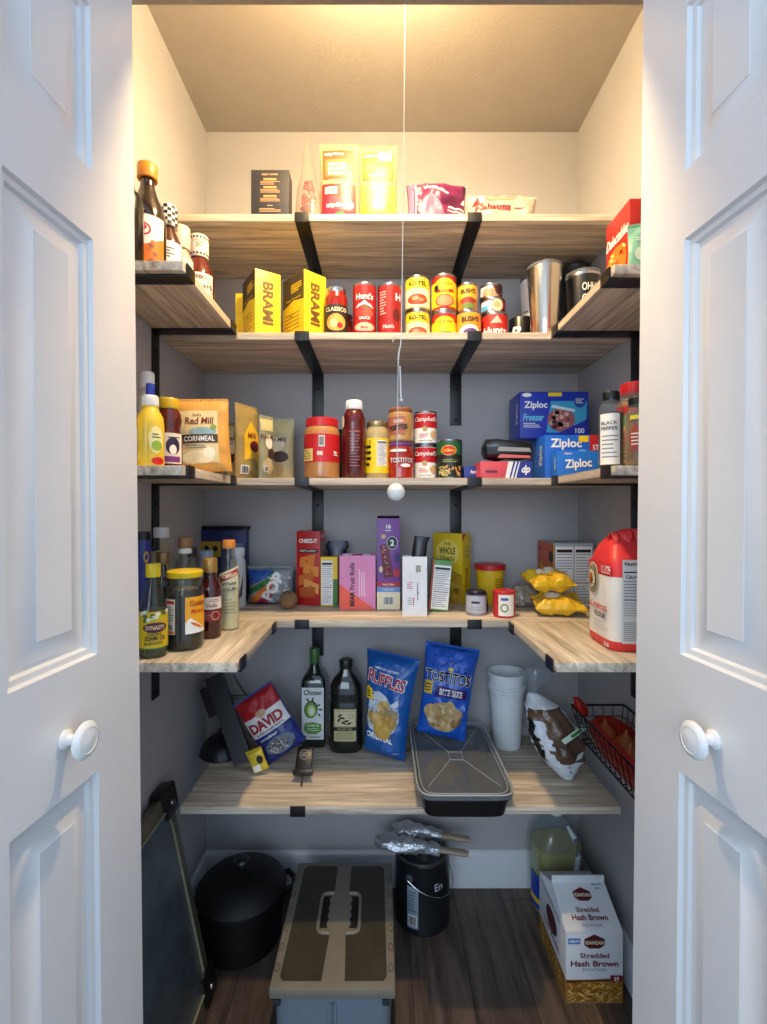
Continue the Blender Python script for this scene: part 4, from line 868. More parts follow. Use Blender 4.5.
# fourth back shelf, left end
z4 = T[4]; g = 'white bottles in the back left corner'
def f(D, r, H): D.poly([(-r*.2, H*.1), (r*.5, H*.2), (r*.7, H*.6), (r*.3, H*.35)], ink('#4a4a50'), 1); D.lines(-r*.5, r*.2, H*.5, H*.7, 3, GREY, 1)
bottle('vitamin_bottle', 'white bottle with white cap just right of the orange capped vinegar', 'bottle', X(238, 338), Yd(338), z4, .0230, .176, [(.95,0),(1,.02),(1,.70),(.9,.78),(.7,.84),(.7,.88)], mat('#c9ccd2', .35), (.85, 1, .78, mat('#dcdfe4', .4), True), f, 18, group=g)
bottle('vitamin_bottle', 'white bottle with pale blue cap seen between the dark red and clear bottles', 'bottle', X(206, 342), Yd(342), z4, .0230, .168, [(.95,0),(1,.02),(1,.72),(.9,.80),(.7,.84),(.7,.88)], mat('#b9bec6', .35), (.85, 1, .80, mat('#a9bcd4', .4), True), None, group=g)
bottle('vitamin_bottle', 'small grey bottle with dark lid left of the pale blue capped bottle', 'bottle', X(192, 362), Yd(362), z4, .0200, .183, STD, mat('#6a6260', .35), (.85, 1, .6, mat('#3a3434', .4), True), None, group=g)
def f(D, w, h): D.rect(-w*.45, -w*.02, h*.62, h*.84, ink('#b8952e'), 1); D.ell(-w*.32, h*.74, w*.05, h*.04, INK, 2); D.ell(-w*.14, h*.74, w*.05, h*.04, INK, 2); D.text('Premium', w*.25, h*.80, h*.05, ink('#9aa8d8')); D.rect(w*.40, w*.47, h*.3, h*.7, ink('#4a5a9a'), 2)
t = box('coffee_carton', 'dark blue carton with yellow patch standing in the back left corner', 'box', 198, 246, 317, z4, .222, .035, mat('#1c2a66', .4), f)
b = MB(); b.loft([(0,.078,.017,0,.017),(.006,.080,.015,0,.017),(.012,.083,.010,0,.017)], mat('#141418', .4), 24, p=4, M=Matrix.Translation((0, 0, .2225)), jit=.05); b.build('folded_film_top', t)

def f(D, w, h):
    D.poly([(-w*.48, h*.55), (-w*.48, h*.96), (w*.1, h*.96), (-w*.05, h*.75), (-w*.3, h*.6)], ink('#2a58b0'), 1); D.poly([(-w*.48, h*.40), (-w*.28, h*.55), (-w*.03, h*.75), (w*.08, h*.95), (w*.16, h*.9), (w*.02, h*.62), (-w*.22, h*.42), (-w*.48, h*.25)], ink('#2f7c3c'), 2)
    D.poly([(-w*.46, h*.12), (-w*.25, h*.35), (0, h*.62), (w*.12, h*.85), (w*.12, h*.6), (-w*.1, h*.28), (-w*.3, h*.05)], ORANGE, 3); D.poly([(-w*.28, h*.04), (-w*.1, h*.28), (w*.1, h*.58), (w*.1, h*.3), (-w*.02, h*.04)], ink('#b02454'), 4)
    D.text('POP', w*.10, h*.52, h*.34, WHITE, h*.80, rot=62, bold=.05, lay=8)
    rnd = random.Random(1)
    for i in range(40): D.ell(rnd.uniform(w*.0, w*.44), rnd.uniform(h*.08, h*.86), w*.035, h*.04, ink(rnd.choice(['#dcdcd8', '#b8bab8', '#9fa3a6'])), 5, n=8, rings=1)
pouch('candy_bag', 'rainbow and white clear bag of puffy sweets lying behind the brown ball', 'bag', X(271, 326), Yd(326), z4, .142, .108, .07, 'pillow', mat('#8f969c', .3), f, seed=31, wr=.004)
b = MB(); rnd = random.Random(2); BALL = mat('#8a6a48', .85, 0, .5, 400, .2)
rr = .0255; b.lathe([(rr*math.sin(pi*i/12), rr-rr*math.cos(pi*i/12)) for i in range(13)], BALL, 22)
for k in range(26):
    M = Matrix.Translation((0, 0, rr)) @ Matrix.Rotation(rnd.uniform(0, pi), 4, 'X') @ Matrix.Rotation(rnd.uniform(0, pi), 4, 'Y')
    b.tube([(rr*1.005*math.cos(a), rr*1.005*math.sin(a), rnd.uniform(-.0006, .0006)) for a in [2*pi*i/28 for i in range(28)]], .0009, BALL, 5, M=M, closed=True)
o = b.build('twine_ball'); o.location = (X(288.5, 346), Yd(346), z4+.0015); tag(o, 'brown ball of twine at the shelf edge beside the red cracker carton', 'ball of twine')

def f(D, w, h):
    D.text('CHEEZ-IT', 0, h*.87, h*.055, WHITE, w*.78, bold=.04); D.rect(-w*.42, w*.42, h*.71, h*.76, ink('#3a1010'), 1); D.text('HOT & SPICY', 0, h*.735, h*.025, WHITE, w*.7, bold=.02)
    for i, (a, c, r_) in enumerate([(-.05, .60, .3), (.1, .48, -.2), (-.1, .36, .4), (.12, .26, -.35), (-.05, .18, .1)]):
        q = [(-.33, -.06), (.33, -.075), (.36, .06), (-.30, .075)]
        D.poly([(w*(a+x_*math.cos(r_)), h*(c+y_+x_*.10*math.sin(r_)*3)) for x_, y_ in q], ink(['#d97a2a', '#e08c38', '#c9691f', '#e39a4a', '#b5541c'][i]), 2+i); D.ell(w*a, h*c, w*.03, h*.01, ink('#8c3a10'), 8)
def fr(D, d, h): D.rect(-d*.4, d*.4, h*.62, h*.86, ink('#a89a98'), 1); D.lines(-d*.36, d*.36, h*.63, h*.85, 8, INK, 2); D.text('CHEEZ-IT', 0, h*.93, h*.04, WHITE, d*.8)
box('cracker_carton', 'tall red cracker carton with orange crackers pictured', 'box', 296, 320.5, 334, z4, .222, .05, mat('#b8181c', .4), f, None, fr, rz=-10)
def f(D, w, h): nutrition(D, -w*.45, w*.22, h*.03, h*.93, 1); D.rect(w*.24, w/2, h*.55, h, YEL, 1); D.rect(w*.24, w/2, 0, h*.55, GREEN, 1); D.rect(-w/2, w*.24, h*.94, h, YEL, 1, 2, 1)
box('snack_carton', 'small white nutrition panel carton with yellow and green edge', 'box', 320.5, 337.5, 337, z4, .146, .04, mat('#e0c428', .45), f)
t = thing('snack_packet', 'dark navy packet sticking up behind the green edged carton', 'packet', (X(337, 318), 1.495, z4+.0005))
b = MB(); b.loft([(0,.030,.012,0,0),(.12,.032,.012,0,0),(.16,.030,.008,0,0),(.172,.034,.006,.002,0),(.190,.030,.002,.004,0)], mat('#151a38', .3), 22, jit=.08); b.build('wrapper', t)
def f(D, w, h):
    D.poly([(-w/2, .0005), (w/2, .0005), (-w/2, h*.47)], ink('#f4604a'), 1); D.text('BEAR', -w*.15, h*.20, w*.13, INK, h*.27, rot=90, bold=.05); D.text('Fruit Rolls', -w*.15, h*.62, w*.13, INK, h*.50, rot=90, bold=.02)
    D.lines(w*.02, w*.22, h*.25, h*.75, 3, ink('#f6c6da'), 2, .5, True)
t = box('fruit_roll_carton', 'pink and orange open carton of fruit rolls', 'box', 339.5, 375.5, 349, z4, .155, .07, mat('#e48ab8', .42), f, open_top=True)
b = MB(); rnd = random.Random(3)
for i in range(6): b.loft([(0,.012,.008,0,0),(.02,.013,.009,0,0),(.07,.012,.007,0,0),(.078,.010,.002,0,0)], mat(rnd.choice(['#c9cdd2', '#d8a0b8', '#9a3a50']), .3), 12, M=Matrix.Translation((-.034+.0135*i, .035+.01*(i % 2), .078)) @ Matrix.Rotation(R(rnd.uniform(-4, 4)), 4, 'Y'), jit=.05)
b.build('wrapped_rolls', t)
def f(D, w, h):
    D.rect(-w/2, w/2, 0, h*.19, CREAM, 1, 2, 2); D.rect(-w/2, w/2, h*.19, h*.245, ink('#6a9ad8'), 1, 2, 1); D.rect(-w/2, w/2, h*.245, h*.30, ink('#b8283c'), 1, 2, 1)
    D.text('16', 0, h*.91, h*.05, WHITE, bold=.04); D.lines(-w*.14, w*.14, h*.855, h*.875, 1, WHITE, 2); D.ell(w*.16, h*.73, w*.25, h*.075, INK, 3); D.ring(w*.16, h*.73, w*.24, h*.072, w*.02, WHITE, 4); D.text('2', w*.16, h*.73, h*.07, WHITE, lay=6, bold=.04)
    D.poly([(-w*.38, h*.70), (-w*.02, h*.72), (w*.22, h*.36), (-w*.20, h*.34)], ink('#6e1c2c'), 2)
    rnd = random.Random(6)
    for i in range(40):
        k = rnd.random(); D.ell(-w*.22+w*.24*k+rnd.uniform(-w*.12, w*.12), h*(.69-.32*k), w*.03, h*.009, ink(rnd.choice(['#c05a50', '#8a2a38', '#d9b090', '#4a1020'])), 3, n=8, rings=1)
    D.ell(w*.38, h*.57, w*.12, h*.05, ink('#28306a'), 3); D.ell(-w*.22, h*.80, w*.10, h*.025, ink('#d8b080'), 3); D.ell(-w*.33, h*.44, w*.08, h*.035, ink('#e8d0a0'), 3); D.ell(w*.35, h*.40, w*.14, h*.05, ink('#c02a30'), 2)
    D.text('PROTEIN', 0, h*.272, h*.02, WHITE, w*.5); D.text('ALMOND', 0, h*.217, h*.02, WHITE, w*.45); D.barcode(0, h*.095, w*.50, h*.10)
t = box('bar_carton', 'tall purple carton of chewy bars, highest thing on the fourth shelf', 'box', 377, 400, 348, z4, .262, .05, mat('#7a4296', .42), f)
flapped(t, 23/348, .03, .262, mat('#5a2c40', .6), 75, 'torn_flap')
def f(D, w, h):
    D.barcode(w*.15, h*.80, w*.26, h*.15); D.text('organic', w*.12, h*.42, w*.09, INK, h*.30, rot=90); D.lines(-w*.32, -w*.08, h*.45, h*.58, 4, RED, 2, .3); D.lines(-w*.30, -w*.10, h*.18, h*.32, 4, GREY, 2, .3); D.lines(-w*.07, -w*.02, h*.18, h*.33, 1, RED, 2, .7, True)
t = box('snack_carton', 'white carton with sideways print and a dark wrapper in its open top', 'box', 402.5, 427, 372, z4, .160, .04, mat('#dfe2e8', .45), f, open_top=True, ry=0, rz=-3)
b = MB(); b.loft([(0,.018,.010,0,0),(.06,.020,.010,0,0),(.095,.018,.006,.002,0),(.110,.022,.003,.005,0)], mat('#15151c', .3), 18, M=Matrix.Translation((.004, .02, .105)) @ Matrix.Rotation(R(6), 4, 'Y'), jit=.1); b.build('dark_wrapper', t)
def f(D, w, h): nutrition(D, -w*.40, w*.48, h*.03, h*.90, 1); D.rect(-w/2, -w*.42, 0, h, ink('#c02c34'), 1, 1, 2)
t = box('snack_carton', 'narrow leaning carton with nutrition panel and red edges', 'box', 428.5, 448, 356, z4, .142, .035, mat('#5f9a50', .45), f, None, lambda D, d, h: D.rect(-d/2, d/2, 0, h, ink('#b0242c'), 1), ry=5)
t.location.z += .003
def f(D, w, h):
    D.ell(0, h*.72, w*.40, h*.19, ink('#e2d060'), 1); D.text('THE', 0, h*.85, h*.05, ink('#7a6a1c')); D.text('WHOLE', 0, h*.75, h*.10, ink('#6b5f24'), w*.55, bold=.03); D.text('GRAIN', 0, h*.64, h*.07, ink('#6b5f24'), w*.5); D.poly([(-w/2, 0), (w/2, 0), (w/2, h*.42), (0, h*.50), (-w/2, h*.40)], ink('#a8871c'), 1)
    rnd = random.Random(8)
    for i in range(18): D.ell(rnd.uniform(-w*.4, w*.4), rnd.uniform(h*.06, h*.38), w*.09, h*.05, ink(rnd.choice(['#c29a30', '#8f7018', '#b3862a'])), 2, n=12, rings=1)
def fr(D, d, h): D.text('original', 0, h*.30, d*.45, ink('#7a6410'), h*.40, rot=90, bold=.02); D.rect(-d*.28, d*.28, h*.66, h*.82, ink('#8a8040'), 1); D.lines(-d*.25, d*.25, h*.67, h*.81, 6, YEL, 2, .5); D.poly([(-d*.5, h*.88), (-d*.1, h*.99), (-d*.5, h*.99)], RED, 2)
box('cereal_carton', 'yellow cereal carton standing left of the red lidded tub', 'box', 430.7, 463.9, 325.1, z4, .214, .055, mat('#d3b71e', .42), f, None, fr, rz=-38)
def f(D, r, H): D.lines(r*.3, r*1.0, H*.25, H*.68, 7, ink('#8a6a10'), 1, .35)
bottle('powder_tub', 'yellow tub with wide red lid beside the yellow cereal carton', 'tub', X(490, 327), Yd(327), z4, .045, .122, [(.76,0),(.80,.03),(.95,.85),(.95,.88)], mat('#dcb81c', .4), (.86, 1, 1.04, mat('#b81c26', .35), False), f, -10, lr=None)
def f(D, r, H): D.rect(-r*2.5, r*2.5, H*.12, H*.80, ink('#b9bcc6'), 1, 20); D.lines(-r*.5, r*.3, H*.48, H*.62, 1, INK, 2, .6); D.lines(-r*.7, r*.7, H*.2, H*.38, 3, GREY, 2)
t = bottle('spice_tin', 'small grey tin with dark lid at the front edge of the fourth shelf', 'tin', X(476, 364), Yd(364), z4, .0275, .066, [(1,0),(1,.02),(1,.84)], mat('#9a9da6', .35, .6), (.84, 1, .96, mat('#1c1c30', .4), False), f, -8)
b = MB(); b.tube([(.012, .0, .062), (.026, -.004, .058), (.0295, -.004, .03), (.0292, -.003, .008)], .0035, BLACKP, 8); b.build('strap', t)
def f(D, r, H): D.rect(-r*.55, r*.95, H*.08, H*.88, ink('#efe8dc'), 1); D.lines(-r*.3, r*.4, H*.64, H*.78, 1, ink('#2a4a9c'), 2, .7); D.ell(0, H*.38, r*.35, H*.16, GREEN, 2); D.ell(0, H*.38, r*.24, H*.11, ink('#efe8dc'), 3)
bottle('baking_powder_tub', 'small red and white round container at the front edge', 'tub', X(504, 371), Yd(371), z4, .0290, .070, [(.93,0),(1,.03),(1,.85)], mat('#c4242c', .4), (.85, 1, 1.02, mat('#c4242c', .35), False), f, -12)
# bag of grey nuts
t = thing('nut_bag', 'clear bag of pale grey nuts slumped behind the red and white container', 'bag', (X(524, 336), Yd(336), z4+.0005))
b = MB(); b.loft([(0,.040,.030,0,0),(.01,.052,.036,0,0),(.035,.050,.034,0,0),(.06,.036,.024,.005,0),(.078,.016,.008,.012,0),(.085,.020,.004,.014,0)], clear('#e6e4dc', .3, .1, .10), 28, jit=.06); b.build('plastic_bag', t)
b = MB(); rnd = random.Random(12)
for i in range(110):
    z_ = rnd.uniform(.007, .056); k = (1-(z_/.075)**2)**.5; a = rnd.uniform(0, 2*pi); q = rnd.random()**.5*.86
    b.lathe([(0,-.007),(.006,-.003),(.0065,.002),(0,.006)], mat(rnd.choice(['#cdc8b6', '#a8a290', '#e0dcca']), .7), 8, M=Matrix.Translation((.042*k*q*math.cos(a), .028*k*q*math.sin(a), z_)) @ Matrix.Rotation(rnd.uniform(0, pi), 4, 'X'))
o = b.build('nuts', t); o['kind'] = 'stuff'
# orange and grey carton
def f(D, w, h):
    nutrition(D, -w*.48, -w*.02, h*.03, h*.95, 1); nutrition(D, w*.01, w*.46, h*.03, h*.95, 1)
def fl(D, d, h):
    D.text("Reese's", -d*.02, h*.58, h*.13, YEL, d*.62, rot=-6, bold=.02, shear=.2); D.ell(-d*.36, h*.88, d*.08, h*.05, ink('#b0307a'), 2); D.ell(d*.30, h*.78, d*.13, h*.09, INK, 2); D.rect(d*.44, d*.5, 0, h, YEL, 2, 1, 2)
    rnd = random.Random(5)
    for i in range(14): D.ell(rnd.uniform(-d*.3, d*.15), rnd.uniform(h*.06, h*.34), d*.12, h*.07, ink(rnd.choice(['#3a2420', '#5a3a34', '#2a1816'])), 3, n=10, rings=1)
t = thing('snack_bar_carton', 'orange carton with grey nutrition panels at the right back corner', 'box', (.560, 1.392, z4+.0004)); b = MB()
b.box(-.056, .056, 0, .150, 0, .189, mat('#a9b0b8', .45), .0008); b.box(-.0566, -.056, .0005, .1495, .001, .188, mat('#c8541e', .4)); D = Deco(b, flat(0), .0003); f(D, .112, .189)
D = Deco(b, lambda u, v, o: (-.0567-o, .075-u, v), .0003); fl(D, .15, .189); b.build('carton', t, fixn=False)
def f(D, w, h):
    D.poly([(-w*.40, h*.1), (w*.1, h*.08), (w*.44, h*.35), (w*.40, h*.8), (-w*.1, h*.72)], ink('#e0b020'), 1); D.ell(-w*.05, h*.60, w*.22, h*.16, ink('#efe6cc'), 2); D.lines(-w*.3, w*.1, h*.2, h*.34, 2, ink('#6b4a10'), 2)
CB = mat('#ddb428', .3)
t = pouch('candy_bag', 'lower of the two yellow candy bags lying in a pile', 'bag', .470, 1.245, z4+.020, .135, .105, .042, 'pillow', CB, f, rx=-62, seed=41, wr=.006, group='yellow candy bags')
t.location = (.478, 1.266, z4+.0225); t.rotation_euler = (R(-80), 0, R(-8))
t = pouch('candy_bag', 'upper of the two yellow candy bags lying in a pile', 'bag', .470, 1.30, z4+.07, .125, .10, .042, 'pillow', CB, f, rx=-70, seed=44, wr=.006, group='yellow candy bags')
t.location = (.470, 1.284, z4+.082); t.rotation_euler = (R(-78), 0, R(6))

# ---------------------------------------------------------------- flour bag on the lowest right shelf
t = thing('flour_bag', 'red and white paper flour bag with rolled top on the lowest right shelf', 'bag', (.517, 1.028, SR[4]+.0005), -2)
FR = mat('#e0373a', .45, 0, .15, 60); FW = mat('#e9e6de', .5, 0, .12, 60); b = MB(); a_, b_ = .052, .066
secs = [(0,a_*.93,b_*.93,0,0),(.006,a_*.99,b_*.99,0,0),(.02,a_,b_,0,0),(.06,a_*1.0,b_*1.01,0,0),(.10,a_*1.01,b_*1.02,0,0),(.128,a_*1.0,b_*1.0,0,0),(.150,a_*1.0,b_*.99,0,0),(.175,a_*.98,b_*.95,0,0),(.195,a_*.90,b_*.80,.003,.004),(.212,a_*.78,b_*.62,.006,.008),(.228,a_*.62,b_*.40,.010,.006),(.240,a_*.45,b_*.22,.012,.0),(.246,a_*.25,b_*.10,.014,-.004)]
def fm(i, a): return FR if (i < 2 or i >= 6) else FW
b.loft(secs, fm, 64, p=5, jit=.006, fr=22)
yl = -.006
D = Deco(b, lambda u, v, o: (-a_*1.022*max(.0, 1-min(1, abs(u/(b_*1.035)))**5)**.2-.0004-o, -u, v), .0004)
D.rect(-b_*.70, b_*.85, .155, .178, FR, 1, 8, 2)
for rr_, c in ((.026, CREAM), (.0235, INK), (.0222, CREAM), (.0165, INK), (.0152, CREAM)): D.ell(-.018, .138, rr_*1.08, rr_*1.35, c, 3+int((.027-rr_)*600), 28)
D.ell(-.018, .138, .009, .013, ink('#8a4a1c'), 16); D.ell(-.018, .142, .004, .005, ORANGE, 17)
for i in range(16):
    an = 2*pi*i/16; D.text('KINGARTHURFLOURC'[i], -.018+.0200*math.sin(an), .138+.0258*math.cos(an), .0050, INK, rot=-math.degrees(an), lay=18)
D.text('ALL-PURPOSE', .000, .082, .011, ink('#c8303a'), .090, bold=.03, lay=3); D.text('FLOUR', .016, .066, .011, INK, .052, bold=.03, lay=3)
D.text('11.7%', .040, .166, .010, WHITE, .034, bold=.02); D.text('PROTEIN', .040, .157, .004, WHITE, .030); D.lines(-.01, .05, .034, .054, 4, GREY, 3, .15); D.text('5LB', .045, .011, .008, WHITE, bold=.02, lay=4)
D = Deco(b, lambda u, v, o: (u, -b_*1.03*max(0, 1-min(1, abs(u/(a_*1.03)))**5)**.2-.0006-o, v), .0004)
D.rect(-a_*.60, a_*.96, .018, .186, ink('#d9d9d6'), 1, 4, 4); D.text('Nutrition Facts', .008, .178, .007, INK, .070, bold=.03, lay=3); D.rect(-a_*.55, a_*.9, .160, .1625, INK, 2, 4, 1); D.text('Calories', -.010, .152, .007, INK, .030, bold=.02); D.lines(-a_*.55, a_*.9, .110, .146, 6, GREY, 2, .35); D.rect(-a_*.55, a_*.9, .105, .107, INK, 2, 4, 1); D.lines(-a_*.55, a_*.9, .072, .102, 6, GREY, 2, .25); D.lines(-a_*.55, a_*.9, .024, .062, 10, GREY, 2, .4)
b.build('paper_bag', t, fixn=False)
b = MB(); pts = []
vs = []; fs = []; n = 16                                            # folded over, rolled top flap
for j in range(9):
    k = j/8; an = R(-40+230*k)
    for i in range(n+1):
        u = -.030+.068*i/n; vs.append((u, -.010-.016*math.cos(an)*(1+.2*math.sin(i)), .215+.022*math.sin(an)+.010*(i/n)-.006*math.sin(i*1.9)*.5))
for j in range(8):
    for i in range(n): a = j*(n+1)+i; fs.append((a, a+1, a+n+2, a+n+1))
b.add(vs, fs, FR, True); o = b.build('folded_top', t, fixn=False)
m_ = o.modifiers.new('thickness', 'SOLIDIFY'); m_.thickness = .0008

# ---------------------------------------------------------------- lowest back shelf
z5 = T[5]
# vegetable slicer leaning on the left with its wire stand
sl = thing('slicer', 'dark folding slicer leaning in the left corner under the side shelf', 'kitchen tool', (-.385, 1.395, z5+.0005))
DK = mat('#222428', .4); b = MB()
def pt(px, py, y): return Vector(((px-CX)*y/F+.385, y-1.395, EYE-(py-CY)*y/F-z5-.0005))
A, B_ = pt(214, 676, 1.44), pt(244, 768, 1.365); d_ = (B_-A).normalized(); sd = Vector((1, 0, 0)); nrm = d_.cross(sd).normalized(); sd = nrm.cross(d_).normalized()
B_.z = max(B_.z, .014)
for (o0, o1, hw, th, mm) in ((0, 1, .026, .010, DK),):
    vs = []
    for P_ in (A, B_):
        for a1, a2 in ((-1,-1),(1,-1),(1,1),(-1,1)): vs.append(P_+sd*hw*a1+nrm*th*a2)
    b.add(vs, [(0,1,2,3),(7,6,5,4),(0,4,5,1),(1,5,6,2),(2,6,7,3),(3,7,4,0)], mm)
b.build('slicer_body', sl)
b = MB(); vs = []
for k in (.08, .42):
    P_ = A.lerp(B_, k)
    for a1, a2 in ((-1,-1),(1,-1),(1,1),(-1,1)): vs.append(P_-sd*.036+sd*.012*a1-nrm*.002+nrm*.014*a2)
b.add(vs, [(0,1,2,3),(7,6,5,4),(0,4,5,1),(1,5,6,2),(2,6,7,3),(3,7,4,0)], BLACKP)
b.build('handle', sl)
b = MB(); b.tube([pt(233, 675, 1.47), pt(253, 705, 1.47), pt(262, 730, 1.44)], .0035, BLACKP, 8); b.tube([pt(222, 696, 1.46), pt(251, 695, 1.47)], .0022, DK, 8); b.tube([pt(222, 699, 1.46), pt(252, 698, 1.47)], .0016, DK, 8); b.build('wire_stand', sl)
# black lid leaning behind it
t = thing('pan_lid', 'round black domed lid lying at the left end of the lowest shelf', 'lid', (-.476, 1.445, z5+.001)); b = MB()
b.lathe([(0,.0),(.064,.0),(.068,.004),(.066,.012),(.058,.030),(.042,.046),(.02,.054),(0,.055)], mat('#101114', .35), 36); b.build('dome', t)
b = MB(); b.lathe([(0,.054),(.008,.054),(.008,.062),(.014,.066),(.012,.072),(0,.073)], BLACKP, 20); b.build('knob', t)
# sunflower seed bag
def f(D, w, h):
    D.rect(-w*.49, w*.49, h*.70, h*.995, ink('#a81820'), 3, 30, 18); D.poly([(-w*.49, h*.42), (w*.49, h*.42), (w*.49, h*.72), (-w*.49, h*.72)], ink('#e4e0e0'), 4, 14); D.ell(0, h*.72, w*.13, h*.055, ink('#c9a080'), 6); D.text('DAVID', 0, h*.57, h*.16, ink('#9c1420'), w*.84, bold=.04, lay=7)
    D.text('SUNFLOWER SEEDS', 0, h*.455, h*.028, INK, w*.7, lay=7); D.text('original', -w*.12, h*.36, h*.05, WHITE, w*.45, bold=.02); D.ell(w*.02, h*.19, w*.36, h*.13, ink('#6f7784'), 2)
    rnd = random.Random(4)
    for i in range(44): D.ell(w*.02+rnd.uniform(-w*.28, w*.28), h*.19+rnd.uniform(-h*.09, h*.09), w*.035, h*.014, ink(rnd.choice(['#8b8f94', '#c4c0b4', '#3a3e48', '#5a6070'])), 4, n=8, rings=1, rot=rnd.uniform(0, 3))
t = pouch('seed_bag', 'red, white and blue bag of seeds leaning on the dark slicer', 'bag', 0, 0, z5, .128, .190, .045, 'pillow', mat('#1e2f7c', .35), f, seed=51, wr=.003, pinch=.03)
t.location = (-.266, 1.372, z5+.038); t.rotation_euler = (R(-6), R(-33), R(2))
def f(D, w, h): D.ell(w*.2, h*.6, w*.2, h*.2, INK, 2); D.rect(-w*.4, w*.1, h*.1, h*.4, WHITE, 2)
t = pouch('small_packet', 'small yellow packet at the foot of the seed bag', 'packet', X(262, 362), 1.322, z5+.008, .044, .060, .015, 'pillow', mat('#c9b42c', .35), f, seed=55, ry=-20, rz=8, lift=.002)
# avocado oil
t = thing('oil_bottle', 'tall dark green square oil bottle with white avocado label', 'bottle', (X(314.5, 318), Yd(318), z5+.0005)); H = .296
t.scale = (.98, .98, .925)
DG = mat('#0f1d10', .08, coat=.7); b = MB(); q = .0385
b.loft([(0,q*.96,q*.96,0,0),(.004,q,q,0,0),(.205,q,q,0,0),(.222,q*.94,q*.94,0,0),(.240,q*.66,q*.66,0,0)], DG, 40, p=7)
b.lathe([(q*.62,.236),(q*.48,.252),(.0145,.264),(.0135,.285),(.0135,.294)], DG, 28); b.build('bottle_body', t)
b = MB(); b.lathe([(0,.272),(.0150,.272),(.0155,.275),(.0155,.318),(.0140,.321),(0,.321)], mat('#3f6f34', .35), 28); b.build('cap', t)
b = MB(); D = Deco(b, lambda u, v, o: (u, -q-.0006-o, v), .0004); D.rect(-.0345, .0345, .028, .200, ink('#dfe3e2'), 1, 2, 2); D.text('Chosen', 0, .184, .017, INK, .056, bold=.02, shear=.2)
D.ell(-.006, .128, .021, .029, ink('#20301c'), 2, rot=-.1); D.ell(-.006, .127, .018, .026, ink('#6f9a3c'), 3); D.ell(-.004, .124, .012, .018, ink('#c6d894'), 4); D.ell(-.003, .121, .008, .010, ink('#e9ead0'), 5)
for k, (a1, b1, r1) in enumerate([(.018, .142, .6), (.024, .128, -.2), (.020, .110, -.9), (.0, .162, 1.3), (-.016, .160, 2.1)]): D.ell(a1, b1, .007, .0025, INK, 3, rot=r1)
D.poly([(-.028, .060), (-.024, .082), (.0, .086), (.026, .080), (.028, .058), (.012, .046), (-.014, .048)], ink('#5c9a34'), 2); D.text('AVOCADO OIL', 0, .075, .007, WHITE, .040, bold=.03, lay=4); D.lines(-.018, .018, .056, .068, 2, WHITE, 4, .3); D.ell(-.024, .037, .005, .004, INK, 3); D.lines(-.010, .028, .034, .040, 1, INK, 3, .4)
b.build('label', t, fixn=False)
# olive oil jug
t = thing('oil_jug', 'dark olive oil jug with aged cream label right of the avocado bottle', 'bottle', (X(346, 326), Yd(326), z5+.0005)); t.scale = (1, 1, .925); b = MB(); OM = mat('#14140e', .1, coat=.6)
b.loft([(0,.045,.035,0,0),(.005,.050,.039,0,0),(.02,.052,.040,0,0),(.16,.052,.040,0,0),(.172,.049,.038,0,0),(.184,.051,.039,0,0),(.21,.048,.037,0,0),(.235,.036,.028,0,0),(.255,.020,.018,0,0),(.272,.016,.016,0,0)], OM, 40, p=2.8); b.build('jug_body', t)
b = MB(); b.lathe([(0,.268),(.0185,.268),(.0195,.271),(.0195,.292),(.017,.296),(0,.296)], mat('#1c2018', .35), 28)
for k in range(26): b.box(-.0006, .0006, .019, .0204, .271, .291, mat('#1c2018', .35), M=Matrix.Rotation(2*pi*k/26, 4, 'Z'))
b.build('cap', t)
b = MB(); D = Deco(b, lambda u, v, o: (u, -.0402-o-.0004+.0040*abs(u/.036)**3, v), .0004); OC = ink('#b5ad80')
D.rect(-.035, .035, .040, .148, INK, 0); D.rect(-.033, .033, .042, .146, OC, 1); D.rect(-.029, .029, .092, .138, ink('#c9c29a'), 2); D.rect(-.034, .034, .076, .088, INK, 3); D.text('OLIVE OIL', 0, .082, .007, OC, .045, lay=5)
for k, (a1, b1, r1) in enumerate([(-.015, .126, .6), (-.008, .118, -.3), (-.018, .112, 1.0), (.004, .108, .2), (-.004, .102, -.5), (.012, .100, .4)]): D.ell(a1, b1, .008, .003, INK, 4, rot=r1)
D.ring(.017, .124, .007, .007, .001, INK, 4); D.lines(-.026, .026, .050, .071, 3, ink('#8a8460'), 3)
b.build('label', t, fixn=False)
# probe thermometer leaning against the seed bag
t = thing('meat_thermometer', 'black meat thermometer with metal probe at the shelf edge', 'thermometer', (X(301.2, 380), 1.262, z5+.001), rx=-48)
b = MB(); b.box(-.022, .022, -.006, .006, .040, .104, BLACKP, .004); b.box(-.027, .027, -.008, .008, .030, .042, BLACKP, .003); b.build('case', t)
b = MB(); b.tube([(0, 0, .001), (0, 0, .006), (0, 0, .031)], [.0006, .0028, .0030], mat('#6a5040', .3, .8), 10); b.build('probe', t)
b = MB(); D = Deco(b, flat(-.0062), .0003); D.ring(0, .080, .013, .013, .0015, ink('#8c8f94'), 1); D.lines(-.008, .008, .074, .086, 3, ink('#8c8f94'), 2); b.build('dial_print', t, fixn=False)
